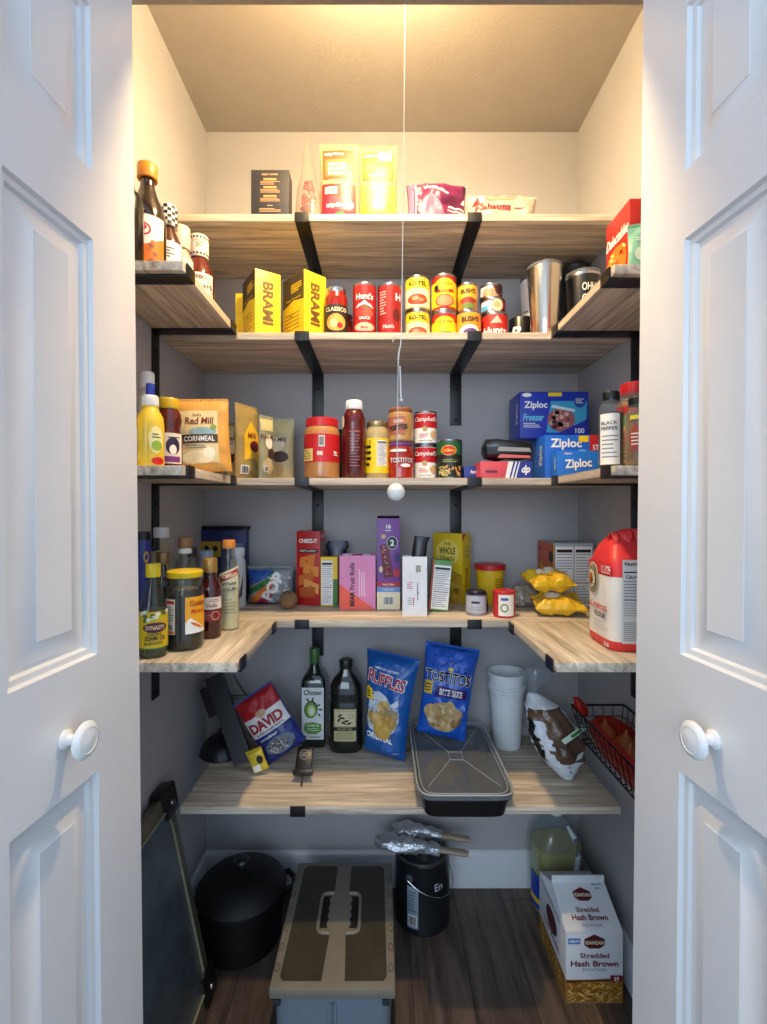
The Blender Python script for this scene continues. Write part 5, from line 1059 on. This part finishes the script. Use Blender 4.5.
# potato chip bag
def chips(D, u0, v0, ru, rv, cols, seed, n=12, cw=.022, ch=.016, lay=3):
    rnd = random.Random(seed)
    for i in range(n):
        a = rnd.uniform(0, 2*pi); k = rnd.random()**.6; D.ell(u0+ru*k*math.cos(a), v0+rv*k*math.sin(a), cw*rnd.uniform(.7, 1.1), ch*rnd.uniform(.7, 1.1), ink(rnd.choice(cols)), lay+(i % 6), rot=rnd.uniform(-.6, .6))
def f(D, w, h):
    D.poly([(-w*.40, h*.30), (-w*.20, h*.26), (w*.05, h*.22), (w*.28, h*.30), (w*.36, h*.42), (w*.30, h*.62), (w*.16, h*.56), (w*.0, h*.62), (-w*.14, h*.66), (-w*.34, h*.64), (-w*.40, h*.48)], ink('#c9d2da'), 1)
    chips(D, -w*.02, h*.42, w*.24, h*.13, ['#c9a760', '#b8934a', '#d8bd78', '#9c8a6a'], 3, 9, .026, .020); D.ell(w*.02, h*.30, .032, .026, ink('#c4a24c'), 9, rot=-.2)
    D.text('RUFFLES', 0, h*.775, h*.135, WHITE, w*.80, rot=-8, bold=.055, lay=4); D.text('RUFFLES', 0, h*.775, h*.122, ink('#b81c34'), w*.765, rot=-8, bold=.02, lay=6); D.text('AMERICAS FAVORITE', -w*.02, h*.875, h*.022, WHITE, w*.5, rot=-5)
    D.text('ORIGINAL', -w*.05, h*.215, h*.055, WHITE, w*.62, rot=-7, bold=.03); D.poly([(-w*.45, h*.56), (-w*.27, h*.56), (-w*.27, h*.67), (-w*.36, h*.70), (-w*.45, h*.67)], YEL, 4); D.lines(-w*.42, -w*.30, h*.58, h*.66, 3, INK, 5); D.rect(w*.28, w*.4, h*.08, h*.085, WHITE, 2)
t = pouch('chip_bag', 'blue potato chip bag standing left of the black baking pan', 'bag', X(390, 344), 1.400, z5, .150, .292, .070, 'pillow', mat('#1758a6', .3), f, seed=61, wr=.005, pinch=.10, flare=.26)
t.rotation_euler = (R(-4), R(4), R(-24)); t.location = (.008, 1.412, z5+.008)
# baking pan with lid
pan = thing('baking_pan', 'black baking pan with clear plastic lid overhanging the lowest shelf', 'baking pan', (.202, 1.309, z5+.0005)); pan.scale = (.985, 1.02, .87); b = MB()
PM = mat('#0e0f12', .4)
def rr_sec(z, a, b2): return (z, a, b2, 0, 0)
b.loft([rr_sec(0,.098,.165), rr_sec(.003,.102,.169), rr_sec(.055,.110,.180), rr_sec(.057,.116,.187), rr_sec(.060,.116,.187), rr_sec(.059,.108,.178), rr_sec(.006,.100,.167)], PM, 72, p=9); b.build('pan', pan)
b = MB(); LM = clear('#d3dade', .35, .1, .16)
b.loft([rr_sec(.0605,.1165,.1895), rr_sec(.064,.1190,.1920), rr_sec(.074,.1185,.1915), rr_sec(.0755,.116,.189), rr_sec(.0755,.112,.185), rr_sec(.071,.109,.182), rr_sec(.071,.104,.177), rr_sec(.0735,.101,.174)], LM, 72, p=9, caps=False)
ve = []; n = 72
for k in range(n):
    tt_ = 2*pi*k/n; ca, sa = math.cos(tt_), math.sin(tt_); ve.append((.101*math.copysign(abs(ca)**(2/9), ca), .174*math.copysign(abs(sa)**(2/9), sa), .0735))
b.add(ve, [tuple(range(n))], LM); b.build('lid', pan, fixn=False)
b = MB(); RM = clear('#e6eaec', .4, .15, .42); EM = mat('#aab0b4', .3)
def rloop(a, b2, z, n=72): return [(a*math.copysign(abs(math.cos(2*pi*k/n))**(2/9), math.cos(2*pi*k/n)), b2*math.copysign(abs(math.sin(2*pi*k/n))**(2/9), math.sin(2*pi*k/n)), z) for k in range(n)]
b.tube(rloop(.1165, .1895, .0755), .0022, RM, 6, closed=True); b.tube(rloop(.1065, .1795, .0735), .0012, RM, 6, closed=True)
for sx_, sy_ in ((-1,-1),(1,-1),(1,1),(-1,1)): b.tube([(sx_*.018, sy_*.020-.01, .0740), (sx_*.088, sy_*.150, .0740)], .0009, RM, 6)
b.tube([(-.018,-.03,.074),(.018,-.03,.074),(.018,.01,.074),(-.018,.01,.074)], .0009, RM, 6, closed=True); b.build('lid_ribs', pan)
# tortilla chip bag on the pan
def f(D, w, h):
    D.poly([(-w*.45, h*.70), (w*.46, h*.72), (w*.44, h*.98), (-w*.44, h*.97)], ink('#2a5cc4'), 1)
    rnd = random.Random(9)
    for i in range(12): D.ell(rnd.uniform(-w*.35, w*.4), rnd.uniform(h*.74, h*.86), w*.03, h*.018, ink('#163a94'), 2, n=8, rings=1)
    D.text('TOSTITOS', 0, h*.665, h*.135, WHITE, w*.90, bold=.06, lay=4); D.text('TOSTITOS', 0, h*.665, h*.125, INK, w*.88, bold=.025, lay=7); D.ell(w*.04, h*.76, w*.05, h*.02, ink('#e8d24a'), 5)
    D.rect(-w*.22, w*.42, h*.45, h*.56, ink('#3c1c66'), 2); D.poly([(-w*.22, h*.45), (w*.42, h*.45), (w*.42, h*.56), (-w*.22, h*.56)], ink('#3c1c66'), 3); D.text('BITE SIZE', w*.10, h*.505, h*.065, WHITE, w*.46, bold=.02, lay=5); D.poly([(-w*.45, h*.46), (-w*.28, h*.46), (-w*.28, h*.60), (-w*.45, h*.60)], ink('#c9a42a'), 4); D.lines(-w*.42, -w*.31, h*.48, h*.58, 3, INK, 5)
    D.ell(0, h*.24, w*.34, h*.16, ink('#b09468'), 3); chips(D, 0, h*.25, w*.28, h*.12, ['#c2a878', '#a98a58', '#d6c49a', '#bfa06a', '#93703e'], 5, 22, .020, .017, 4)
t = pouch('chip_bag', 'blue tortilla chip bag standing on the baking pan lid', 'bag', 0, 0, 0, .150, .252, .070, 'pillow', mat('#1b58bc', .3), f, seed=71, wr=.006, pinch=.06, flare=.14)
t.location = (.172, 1.385, z5+.0765); t.rotation_euler = (R(-12), R(7), R(-12))
# nested foam cups
t = thing('foam_cup', 'stack of nested white foam cups right of the baking pan', 'cups', (.3905, 1.492, z5+.0005)); t.scale = (1, 1, .90); FM = mat('#dfe4e8', .6, 0, .1, 500)
t.rotation_euler = (0, 0, 0)
cb_ = [(0,0),(.040,0),(.042,.004),(.054,.150),(.0575,.152),(.0585,.158),(.056,.164)]
b = MB(); b.lathe([(0,0),(.040,0),(.042,.004),(.0535,.190),(.0575,.193),(.058,.200),(.0555,.2035),(.054,.2035)], FM, 40); b.build('lowest_cup', t)
b = MB(); b.lathe([(.053,.2037),(.0585,.206),(.059,.212),(.0565,.215),(.055,.215)], FM, 40); b.build('cup_rim', t)
b = MB(); b.lathe([(.0545,.2152),(.056,.242),(.0600,.244),(.0605,.252),(.058,.255),(.0555,.252),(.050,.215),(0,.212)], FM, 40); b.build('top_cup', t)
# bag of potatoes tied at the neck
t = thing('potato_bag', 'white and brown plastic bag of potatoes tied with a green tag', 'bag', (.497, 1.312, z5+.003)); t.scale = (1.14, 1.05, .98); PW = mat('#dbe1e8', .3, 0, 1.0, 60); PB = mat('#6b5442', .25, 0, 1.0, 45, .3); PK = mat('#1b1c20', .35)
b = MB(); secs = []
for z_, a1, b1, cx_, cy_ in [(0,.010,.008,.006,-.012),(.02,.028,.022,.004,-.006),(.05,.048,.040,0,.006),(.085,.060,.050,-.006,.016),(.12,.060,.050,-.016,.022),(.155,.050,.044,-.032,.028),(.185,.040,.034,-.044,.032),(.205,.022,.018,-.054,.036),(.218,.010,.009,-.060,.038)]: secs.append((z_, a1, b1, cx_, cy_))
def fm(i, a):
    d = math.degrees(a) % 360
    if i >= 6: return PW
    if 2 <= i <= 5 and 245 < d < 345: return PB
    if i == 5 and 200 < d < 345: return PB
    if 2 <= i <= 4 and 180 < d < 215: return PK
    return PW
fine = []                                                            # resample so the crinkles of the film have something to bend
for i in range(len(secs)-1):
    for k in range(4): fine.append(tuple(secs[i][q]+(secs[i+1][q]-secs[i][q])*k/4 for q in range(5)))
fine.append(secs[-1]); rag = lambda i, a: .55*math.sin(i*1.3)+.4*math.sin(i*2.9+1)
b.loft(fine, lambda i, a: fm(max(0, min(7, i//4)), a+R(9)*rag(i, a)), 72, jit=.11, fr=52)
D = Deco(b, lambda u, v, o: (u, -.046-o, v), .0006); b.build('bag', t)
b = MB(); b.loft([(.218,.009,.008,-.060,.038),(.235,.022,.016,-.058,.040),(.255,.036,.022,-.050,.040),(.275,.040,.020,-.044,.040),(.290,.026,.012,-.044,.038)], clear('#dfe6ec', .45, .08, .14), 30, jit=.30, fr=40, caps=False)
b.build('gathered_top', t, fixn=False)
b = MB(); Mx = Matrix.Translation((.010, -.048, .140)) @ Matrix.Rotation(R(-40), 4, 'Y')
b.box(-.034, .034, -.0012, .0012, -.007, .007, mat('#cfe6d4', .4), .001, M=Mx); b.box(-.010, .016, -.0020, -.0012, -.004, .004, GREEN, M=Mx); b.build('tag', t)
b = MB(); b.add([(.016, -.034, .058), (.036, -.028, .064), (.040, -.030, .088), (.020, -.038, .082)], [(0,1,2,3)], INK); b.add([(.018, -.0346, .060), (.0345, -.0296, .066), (.038, -.0316, .086), (.0215, -.0386, .080)], [(0,1,2,3)], ink('#d8dce0'))
for k, c in enumerate(('#c02a2a', '#e0e0e0', '#2a4aa8')): b.add([(.000+.002*k, -.0400+.003*k, .050-.008*k), (.004+.002*k, -.0400+.003*k, .048-.008*k), (.006+.002*k, -.038+.003*k, .041-.008*k), (.002+.002*k, -.038+.003*k, .043-.008*k)], [(0,1,2,3)], ink(c))
b.build('printed_patch', t, fixn=False)

# wire basket of onions hanging on the right wall under the lowest side shelf
bk = thing('wire_basket', 'black wire basket hooked on the right wall holding red net bag', 'basket', (.565, 1.075, .628)); WR = mat('#0d0d0e', .4, .6)
def rect_loop(a, b2, z, dx=0): return [(-a+dx, -b2, z), (a+dx, -b2, z), (a+dx, b2, z), (-a+dx, b2, z)]
at, bt_, ab, bb2, hh = .068, .178, .048, .158, .080
b = MB()
def seg(p, q, r=.0011): b.tube([p, q], r, WR, 6)
L4 = rect_loop(at, bt_, hh)
for i in range(4): seg(L4[i], L4[(i+1) % 4], .0026)
L4 = rect_loop(ab, bb2, 0)
for i in range(4): seg(L4[i], L4[(i+1) % 4], .0018)
for z_ in (.027, .054):
    k = z_/hh; L4 = rect_loop(ab+(at-ab)*k, bb2+(bt_-bb2)*k, z_)
    for i in range(4): seg(L4[i], L4[(i+1) % 4])
for i in range(15):
    k = -1+2*i/14
    for sg in (-1, 1): seg((sg*ab, k*bb2, 0), (sg*at, k*bt_, hh))
    seg((-ab, k*bb2, 0), (ab, k*bb2, 0))
for i in range(6):
    k = -1+2*i/5
    for sg in (-1, 1): seg((k*ab, sg*bb2, 0), (k*at, sg*bt_, hh))
    seg((k*ab, -bb2, 0), (k*ab, bb2, 0))
b.build('wire_grid', bk)
for yy in (-.11, .11):
    b = MB(); b.tube([(at, yy, hh), (at+.003, yy, hh+.012), (.0745, yy, hh+.014), (.0745, yy, hh-.01)], .0018, WR, 8); b.build('wall_hook', bk)
rnd = random.Random(11); on = None
for i, (dx, dy) in enumerate([(-.010, .115), (.012, .054), (-.012, -.006), (.010, -.060), (-.010, -.120)]):
    b = MB(); r_ = .0295; b.lathe([(0,-.028),(.010,-.026),(.024,-.014),(r_,0),(.025,.014),(.012,.024),(.004,.032),(.002,.040),(0,.042)], mat('#b06a34', .35, 0, .2, 80, .25), 22)
    pos = (.565+dx, 1.075+dy, .628+.0312)
    lab_ = 'brown onion in the wire basket, number'
    names = ['brown onion farthest back in the wire basket', 'brown onion second from the back of the wire basket', 'brown onion in the middle of the wire basket', 'brown onion second from the front of the wire basket', 'brown onion nearest the door in the wire basket']
    if on is None: on = b.build('onion'); o = on
    else: o = on.copy(); C.objects.link(o)
    o.location = pos; o.rotation_euler = (R(rnd.uniform(-8, 8)), R(rnd.uniform(-8, 8)), rnd.uniform(0, 6)); tag(o, names[i], 'onion', 'onions in the wire basket')
nb = MB(); RN = clear('#e04a38', .1, .5, .30, 'red_net')
secs = [(z_, a1, b1, 0, cy_) for z_, a1, b1, cy_ in [(.0026,.040,.148,0),(.012,.047,.156,0),(.035,.052,.162,0),(.055,.048,.160,.004),(.066,.036,.140,.01)]]
nb.loft(secs, RN, 48, p=3, jit=.03, caps=False)
o = nb.build('net_bag'); o.location = (.565, 1.075, .628); tag(o, 'red net bag wrapped around the onions in the wire basket', 'net bag')
b = MB(); b.loft([(0,.010,.012,0,0),(.012,.018,.016,-.004,0),(.026,.014,.012,-.010,0),(.040,.008,.006,-.016,.004)], clear('#c82a20', .1, .5, .55), 18, jit=.15, fr=60); k_ = b.build('tied_end', o, fixn=False); k_.location = (-.040, .172, .060)

# ---------------------------------------------------------------- floor
# framed tray panel leaning on the left wall
t = thing('serving_tray_panel', 'large dark framed panel with black corner guards leaning on the left wall', 'panel', (-.437, 1.065, .001), ry=-12)
OL = mat('#6a6450', .35, .2, .1, 60, .2); DG2 = mat('#566064', .25, .2, .15, 25, .2); BD = mat('#b0a88c', .3, .4); b = MB()
hy, hz = .155, .520
b.box(-.011, .011, -hy-.06, hy, 0, hz, OL, .003); b.build('frame', t)
b = MB(); b.box(.0112, .0128, -hy-.03, hy-.036, .036, hz-.036, DG2, .0004); b.build('face', t)
b = MB(); pts = [(.0135, -hy-.03, .034), (.0135, hy-.05, .034), (.0135, hy-.034, .075), (.0135, hy-.034, hz-.075), (.0135, hy-.05, hz-.034), (.0135, -hy-.03, hz-.034)]
b.tube(pts, .0035, BD, 8, closed=True); b.build('bead', t)
for zc in (.030, hz-.020):
    b = MB(); b.box(-.018, .020, hy-.055, hy+.012, zc-.036, zc+.034, BLACKP, .008); b.lathe([(0,0),(.007,0),(.006,.002),(0,.003)], STEEL, 16, M=Matrix.Translation((.0203, hy-.022, zc-.006)) @ Matrix.Rotation(R(90), 4, 'Y')); b.build('corner_guard', t)
# black stockpot
t = thing('stock_pot', 'round black pot with domed lid on the floor beside the grey box', 'pot', (-.398, 1.372, .0005)); t.scale = (1.02, 1.02, 1.0); PT = mat('#030304', .55); b = MB()
b.lathe([(0,0),(.100,0),(.108,.006),(.118,.13),(.122,.134),(.122,.140),(.116,.140),(.112,.134),(0,.130)], PT, 52); b.build('pot_body', t)
b = MB(); b.lathe([(.123,.1405),(.123,.146),(.110,.160),(.08,.180),(.04,.192),(0,.195)], PT, 52); b.build('lid', t)
b = MB(); b.lathe([(0,.194),(.008,.194),(.008,.206),(.020,.210),(.022,.216),(.018,.221),(0,.223)], mat('#4c4a4e', .25, .7), 28); b.build('lid_knob', t)
for sg in (1, -1):
    b = MB(); b.tube([(sg*.115, -.035, .115), (sg*.142, -.030, .118), (sg*.150, 0, .119), (sg*.142, .030, .118), (sg*.115, .035, .115)], .008, PT, 10, M=Matrix.Rotation(R(25), 4, 'Z')); b.build('handle', t)
# grey tool box with moulded handle in its lid
t = thing('tool_box', 'grey plastic storage box with moulded twin grip lid in the middle of the floor', 'storage box', (-.107, 1.238, .0005)); GB = mat('#6f7a86', .45, 0, .1, 200, .04); GT = mat('#7b7568', .5, 0, .1, 150, .06); GD = mat('#3a362b', .55, 0, .15, 80, .15)
b = MB(); hx, hy, hz = .135, .185, .145
b.loft([(0,hx*.93,hy*.95,0,0),(.004,hx*.95,hy*.97,0,0),(hz,hx*.985,hy*.985,0,0)], GB, 64, p=12, smooth=False)
b.box(-.009, .009, -hy-.001, -hy*.97, .02, .135, GB, .002); b.box(-.004, .004, -hy-.004, -hy+.001, .02, .135, mat('#59636e', .45), .001)
for sx_ in (-1, 1): b.box(sx_*.120-.010, sx_*.120+.006, -hy-.002, -hy*.97, .130, .143, mat('#2a3038', .45), .002)
b.build('box_body', t)
b = MB(); b.box(-hx-.004, hx+.004, -hy-.004, hy+.004, hz+.0005, hz+.024, GT, .006)
zt = hz+.0245
for sx_ in (-1, 1):                                                   # hexagon lugs down both long sides of the lid
    for k in range(6):
        yc = -.14+.052*k; b.tube([(sx_*.130+.0055*math.cos(2*pi*i/6), yc+.011*math.sin(2*pi*i/6), zt) for i in range(6)], .0010, mat('#4e4b42', .5), 5, closed=True)
b.build('lid', t)
for sx_ in (-1, 1):
    b = MB(); o0, o1 = .020, .120; yb0, yb1 = -hy+.014, hy-.012
    pts = [(o0+.006, yb0), (o1-.008, yb0), (o1, yb0+.010), (o1-.004, yb1-.012), (o1-.014, yb1), (o0+.004, yb1), (o0, yb1-.01), (o0, .080), (.050, .072), (.054, .055), (.054, -.035), (.046, -.052), (o0, -.056)]
    pts = [(sx_*x_, y_) for x_, y_ in pts]
    n = len(pts); cxy = (sx_*.088, .0)
    vs = [(a1, b1, zt+.0003) for a1, b1 in pts]; b.add(vs, [tuple(range(n))], GD); b.build('tread_panel', t, fixn=False)
    b = MB(); gp = []                                                 # dark grip slot with finger bumps
    for i in range(25):
        k = i/24; y_ = -.036+.098*k; gp.append((.026+.0045*abs(math.sin(k*pi*4))*1.0, y_))
    for i in range(13): k = i/12; gp.append((.046-.004*math.sin(k*pi)*0+.003*math.cos((k-.5)*pi), .062-.098*k))
    gp = [(sx_*x_, y_) for x_, y_ in gp]
    b.add([(x_, y_, zt+.0006) for x_, y_ in gp], [tuple(range(len(gp)))], mat('#08080a', .6)); b.build('grip_slot', t, fixn=False)
    b = MB(); b.tube([(sx_*.020, .074, zt), (sx_*.036, .074, zt), (sx_*.044, .072, zt), (sx_*.050, .066, zt), (sx_*.052, .056, zt), (sx_*.052, -.032, zt), (sx_*.050, -.042, zt), (sx_*.044, -.048, zt), (sx_*.036, -.050, zt), (sx_*.020, -.050, zt)], .0045, GT, 8); b.build('grip_rim', t)
# paint can
t = thing('paint_can', 'open black paint can with wire handle on the floor by the back wall', 'paint can', (X(422.5, 333), 1.448, .0005)); t.scale = (1, 1, 1.05); r_ = .0815; PCm = mat('#16191d', .35)
b = MB(); b.lathe([(0,.002),(r_*.97,.002),(r_,0),(r_*1.012,.003),(r_,.006),(r_*.995,.184),(r_*1.012,.188),(r_*1.012,.192),(r_*.98,.194),(r_*.90,.1925),(r_*.86,.186),(r_*.86,.165),(0,.165)], [PCm]*5+[TIN]*5+[mat('#2c3238', .3)]*2, 52); b.build('can_body', t)
b = MB(); b.lathe([(0,.170),(r_*.80,.170),(r_*.84,.176),(r_*.88,.190)], mat('#23282c', .25), 40); b.build('paint_surface', t)
b = MB(); D = Deco(b, cyl(r_*.998, 0), .0005); D.rect(-.052, -.018, .018, .130, ink('#8f9ba8'), 1); D.barcode(-.035, .040, .026, .030); D.lines(-.049, -.022, .062, .120, 7, ink('#4c5866'), 2); D.text('En', .042, .130, .020, ink('#c4ccd4'), bold=.0, rot=3); b.build('label', t, fixn=False)
a1 = R(-32)
for sg in (0, 1):
    a2 = a1+pi*sg; b = MB(); b.lathe([(0,-.002),(.012,-.002),(.011,.003),(.005,.005),(.005,.009),(0,.010)], mat('#5c6268', .4, .5), 18, M=Matrix.Translation((math.sin(a2)*r_, -math.cos(a2)*r_, .150)) @ Matrix.Rotation(a2, 4, 'Z') @ Matrix.Rotation(R(90), 4, 'X')); b.build('handle_ear', t)
b = MB(); pts = []
for i in range(17):
    k = i/16; an = a1+pi*k; rr_ = r_+.010; pts.append((math.sin(an)*rr_, -math.cos(an)*rr_, .150-.050*math.sin(pi*k)))
b.tube(pts, .0013, STEEL, 6); b.build('wire_handle', t)
# foil wrapped brushes across the can
FO = mat('#d6dbe0', .3, .75, .9, 140, .05); 
for i, (p0, p1, lb) in enumerate([((-.135+.0, .03, .0), (.055, -.010, 0), 'foil wrapped paint brush lying across the paint can, the front one'), ((-.080, .085, 0), (.070, .050, 0), 'foil wrapped paint brush lying across the paint can, the back one')]):
    A = Vector(p0); B_ = Vector(p1); d_ = (B_-A); L_ = d_.length; q_ = d_.to_track_quat('X', 'Z').to_matrix().to_4x4()
    t = thing('paint_brush', lb, 'brush', (.116+A.x, 1.432+A.y-.03, .232), 0, 'foil wrapped brushes')
    b = MB(); secs = [(L_*k/14, .022*(.75+.5*math.sin(pi*min(1, k/9)))*(1 if k > 0 else .4), .016*(.8+.45*math.sin(pi*k/14)), .002*math.sin(k*2.1), .002*math.cos(k*1.7)) for k in range(15)]
    b.loft(secs, FO, 30, M=q_ @ Matrix.Rotation(R(90), 4, 'Y') @ Matrix.Rotation(R(90), 4, 'Z'), jit=.22, fr=75, smooth=False); b.build('foil_wrap', t)
    b = MB(); b.loft([(L_-.01,.011,.008,0,0),(L_+.030,.010,.0075,0,0),(L_+.068,.012,.008,0,0),(L_+.082,.008,.006,0,0)], mat('#a08c78', .4), 20, M=q_ @ Matrix.Rotation(R(90), 4, 'Y') @ Matrix.Rotation(R(90), 4, 'Z')); b.build('wooden_handle', t)
# vegetable oil jug
t = thing('oil_jug', 'large clear jug of yellow oil with white cap behind the white carton', 'bottle', (.533, 1.465, .0005), 12); b = MB(); JC = clear('#e3ecee', .35, .06, .12)
js = [(0,.058,.050,0,0),(.006,.066,.056,0,0),(.10,.072,.060,0,0),(.19,.073,.061,0,0),(.235,.066,.056,0,0),(.268,.040,.036,0,0),(.285,.019,.019,0,0),(.300,.0175,.0175,0,0)]
b.loft(js, JC, 44, p=3.2, caps=True); b.build('jug_body', t)
b = MB(); b.loft([(z_+.001, a1*.965, b1*.965, 0, 0) for z_, a1, b1, _, _ in js[:4]] + [(.205,.068,.057,0,0)], mat('#b3a23c', .15, coat=.5), 40, p=3.2); b.build('oil', t)
b = MB(); b.lathe([(0,.294),(.0205,.294),(.0215,.297),(.0215,.313),(.019,.316),(0,.316)], mat('#e6eaee', .4), 30); b.build('cap', t)
b = MB(); b.tube([(.020, -.03, .268), (.030, -.052, .245), (.033, -.064, .20), (.026, -.066, .15), (.022, -.064, .13)], [.006, .008, .008, .008, .006], mat('#c5d0d6', .3), 10); b.build('grip', t)
b = MB(); D = Deco(b, lambda u, v, o: (-.0735-o+.03*abs(u/.05)**3, -.004-u, v), .0005); D.rect(-.045, .045, .03, .125, ink('#1a3fae'), 2); D.rect(-.035, .035, .045, .060, YEL, 3); 
D = Deco(b, lambda u, v, o: (u, -.0615-o+.02*abs(u/.066)**3.5, v), .0005); D.rect(-.064, .055, .03, .125, ink('#1a3fae'), 2); b.build('label', t, fixn=False)
# hash brown carton
t = thing('hash_brown_carton', 'white gable top carton with dark red logo and potato shreds below', 'carton', (.5265, 1.184, .0005)); HW, HD, HH = .0700, .200, .176
b = MB(); CW = mat('#dfe2e6', .42); CBn = mat('#9a6a24', .45); b.box(-HW, HW, 0, HD, 0, HH, CW, .0006)
rz_, ry_ = .222, HD*.5
b.add([(-HW, 0, HH), (HW, 0, HH), (HW, ry_, rz_), (-HW, ry_, rz_), (HW, HD, HH), (-HW, HD, HH), (-HW*.55, ry_, HH+.020), (HW*.55, ry_, HH+.020)], [(0,1,2,3), (3,2,4,5), (0,3,6), (3,5,6), (1,7,2), (2,7,4), (0,6,5), (1,4,7)], CW)
b.box(-HW, HW, ry_-.0012, ry_+.0012, rz_-.001, rz_+.018, CW)
rnd = random.Random(21)
def shreds(D, w):
    D.rect(-w/2, w/2, .001, .058, CBn, 1, 4, 2)
    for i in range(110):
        D.ell(rnd.uniform(-w*.46, w*.46), rnd.uniform(.006, .052), .0085, .0017, ink(rnd.choice(['#c9923a', '#dcae58', '#b07a28', '#e6c070', '#8a5a1c'])), 2+i % 5, n=8, rings=1, rot=rnd.uniform(-.9, .9))
D = Deco(b, flat(0), .0003); shreds(D, 2*HW)
D.poly([(-HW, .056), (HW, .056), (HW, .062), (0, .060), (-HW, .052)], ink('#6a1c14'), 7)
D.poly([(HW*.55, .056), (HW*.98, .056), (HW*.98, .070), (HW*.55, .070)], ink('#7a1c20'), 8); D.text('59', HW*.76, .0625, .010, WHITE, bold=.03, lay=10)
def logo(D, cu, cv, k, la): D.poly([(cu-.024*k, cv-.006*k), (cu-.012*k, cv-.014*k), (cu+.012*k, cv-.014*k), (cu+.024*k, cv-.006*k), (cu+.024*k, cv+.008*k), (cu, cv+.019*k), (cu-.024*k, cv+.008*k)], ink('#5a1a1e'), la); D.text('IDAHOAN', cu, cv, .009*k, CREAM, .042*k, bold=.03, lay=la+2)
logo(D, 0, .150, 1.05, 2); D.rect(-HW*.94, -HW*.50, .146, .160, ink('#2a7ac0'), 2, 2, 1); D.text('NEW!', -HW*.72, .153, .008, WHITE, bold=.03, lay=4)
MR = ink('#6e2430'); D.text('Shredded', 0, .118, .013, MR, .072, bold=.02); D.text('Hash Brown', 0, .098, .0145, MR, .118, bold=.03); D.text('POTATOES', 0, .083, .0065, GREY, .058)
sl_ = math.atan2(rz_-HH, ry_); sll = math.hypot(rz_-HH, ry_); D = Deco(b, lambda u, v, o: (u, v*math.cos(sl_)-o*math.sin(sl_), HH+v*math.sin(sl_)+o*math.cos(sl_)), .0003)
logo(D, 0, sll*.72, .95, 2); D.text('Shredded', 0, sll*.42, .012, MR, .058, bold=.02); D.text('Hash Brown', 0, sll*.27, .013, MR, .090, bold=.03); D.text('POTATOES', 0, sll*.12, .006, GREY, .048); D.text('MADE WITH', HW*.66, sll*.94, .005, ink('#2a6ab0'), .026); D.text('REAL', HW*.66, sll*.86, .005, ink('#2a6ab0'), .016)
D = Deco(b, lambda u, v, o: (-HW-o, HD/2-u, v), .0003); shreds(D, HD); D.ell(0, .12, .04, .028, ink('#5a1a1e'), 3); D.text('Hash Brown', 0, .085, .013, MR, .11, bold=.02); D.lines(-.08, .08, .16, .170, 2, GREY, 3)
b.build('carton', t, fixn=False)

# ---------------------------------------------------------------- pieces of parts hang one level deeper
SUB = {'lid_slider': 'lid', 'lid_ribs': 'lid', 'lid_knob': 'lid', 'tread_panel': 'lid', 'grip_slot': 'lid', 'grip_rim': 'lid', 'blue_tip': 'cap', 'bulb': 'lampholder', 'pull_knob': 'bead_chain',
       'screw': 'strap', 'bead': 'frame', 'face': 'frame', 'dial_print': 'case', 'tag': 'gathered_top', 'printed_stripe': 'film_wrap', 'printed_patch': 'bag', 'wall_hook': 'wire_grid',
       'checked_wrap': 'cap', 'printed_cap_band': 'cap', 'torn_flap': 'carton', 'open_flap': 'carton', 'rim': 'cup', 'print': 'cup', 'seal': 'bag', 'handle_ear': 'can_body'}
base = lambda o: o.name.split('.')[0]
for root in [o for o in C.objects if o.parent is None and o.type == 'EMPTY']:
    kids = {}
    for c in root.children: kids.setdefault(base(c), c)
    for c in list(root.children):
        p = kids.get(SUB.get(base(c), ''))
        if p is not None and p is not c: c.parent = p
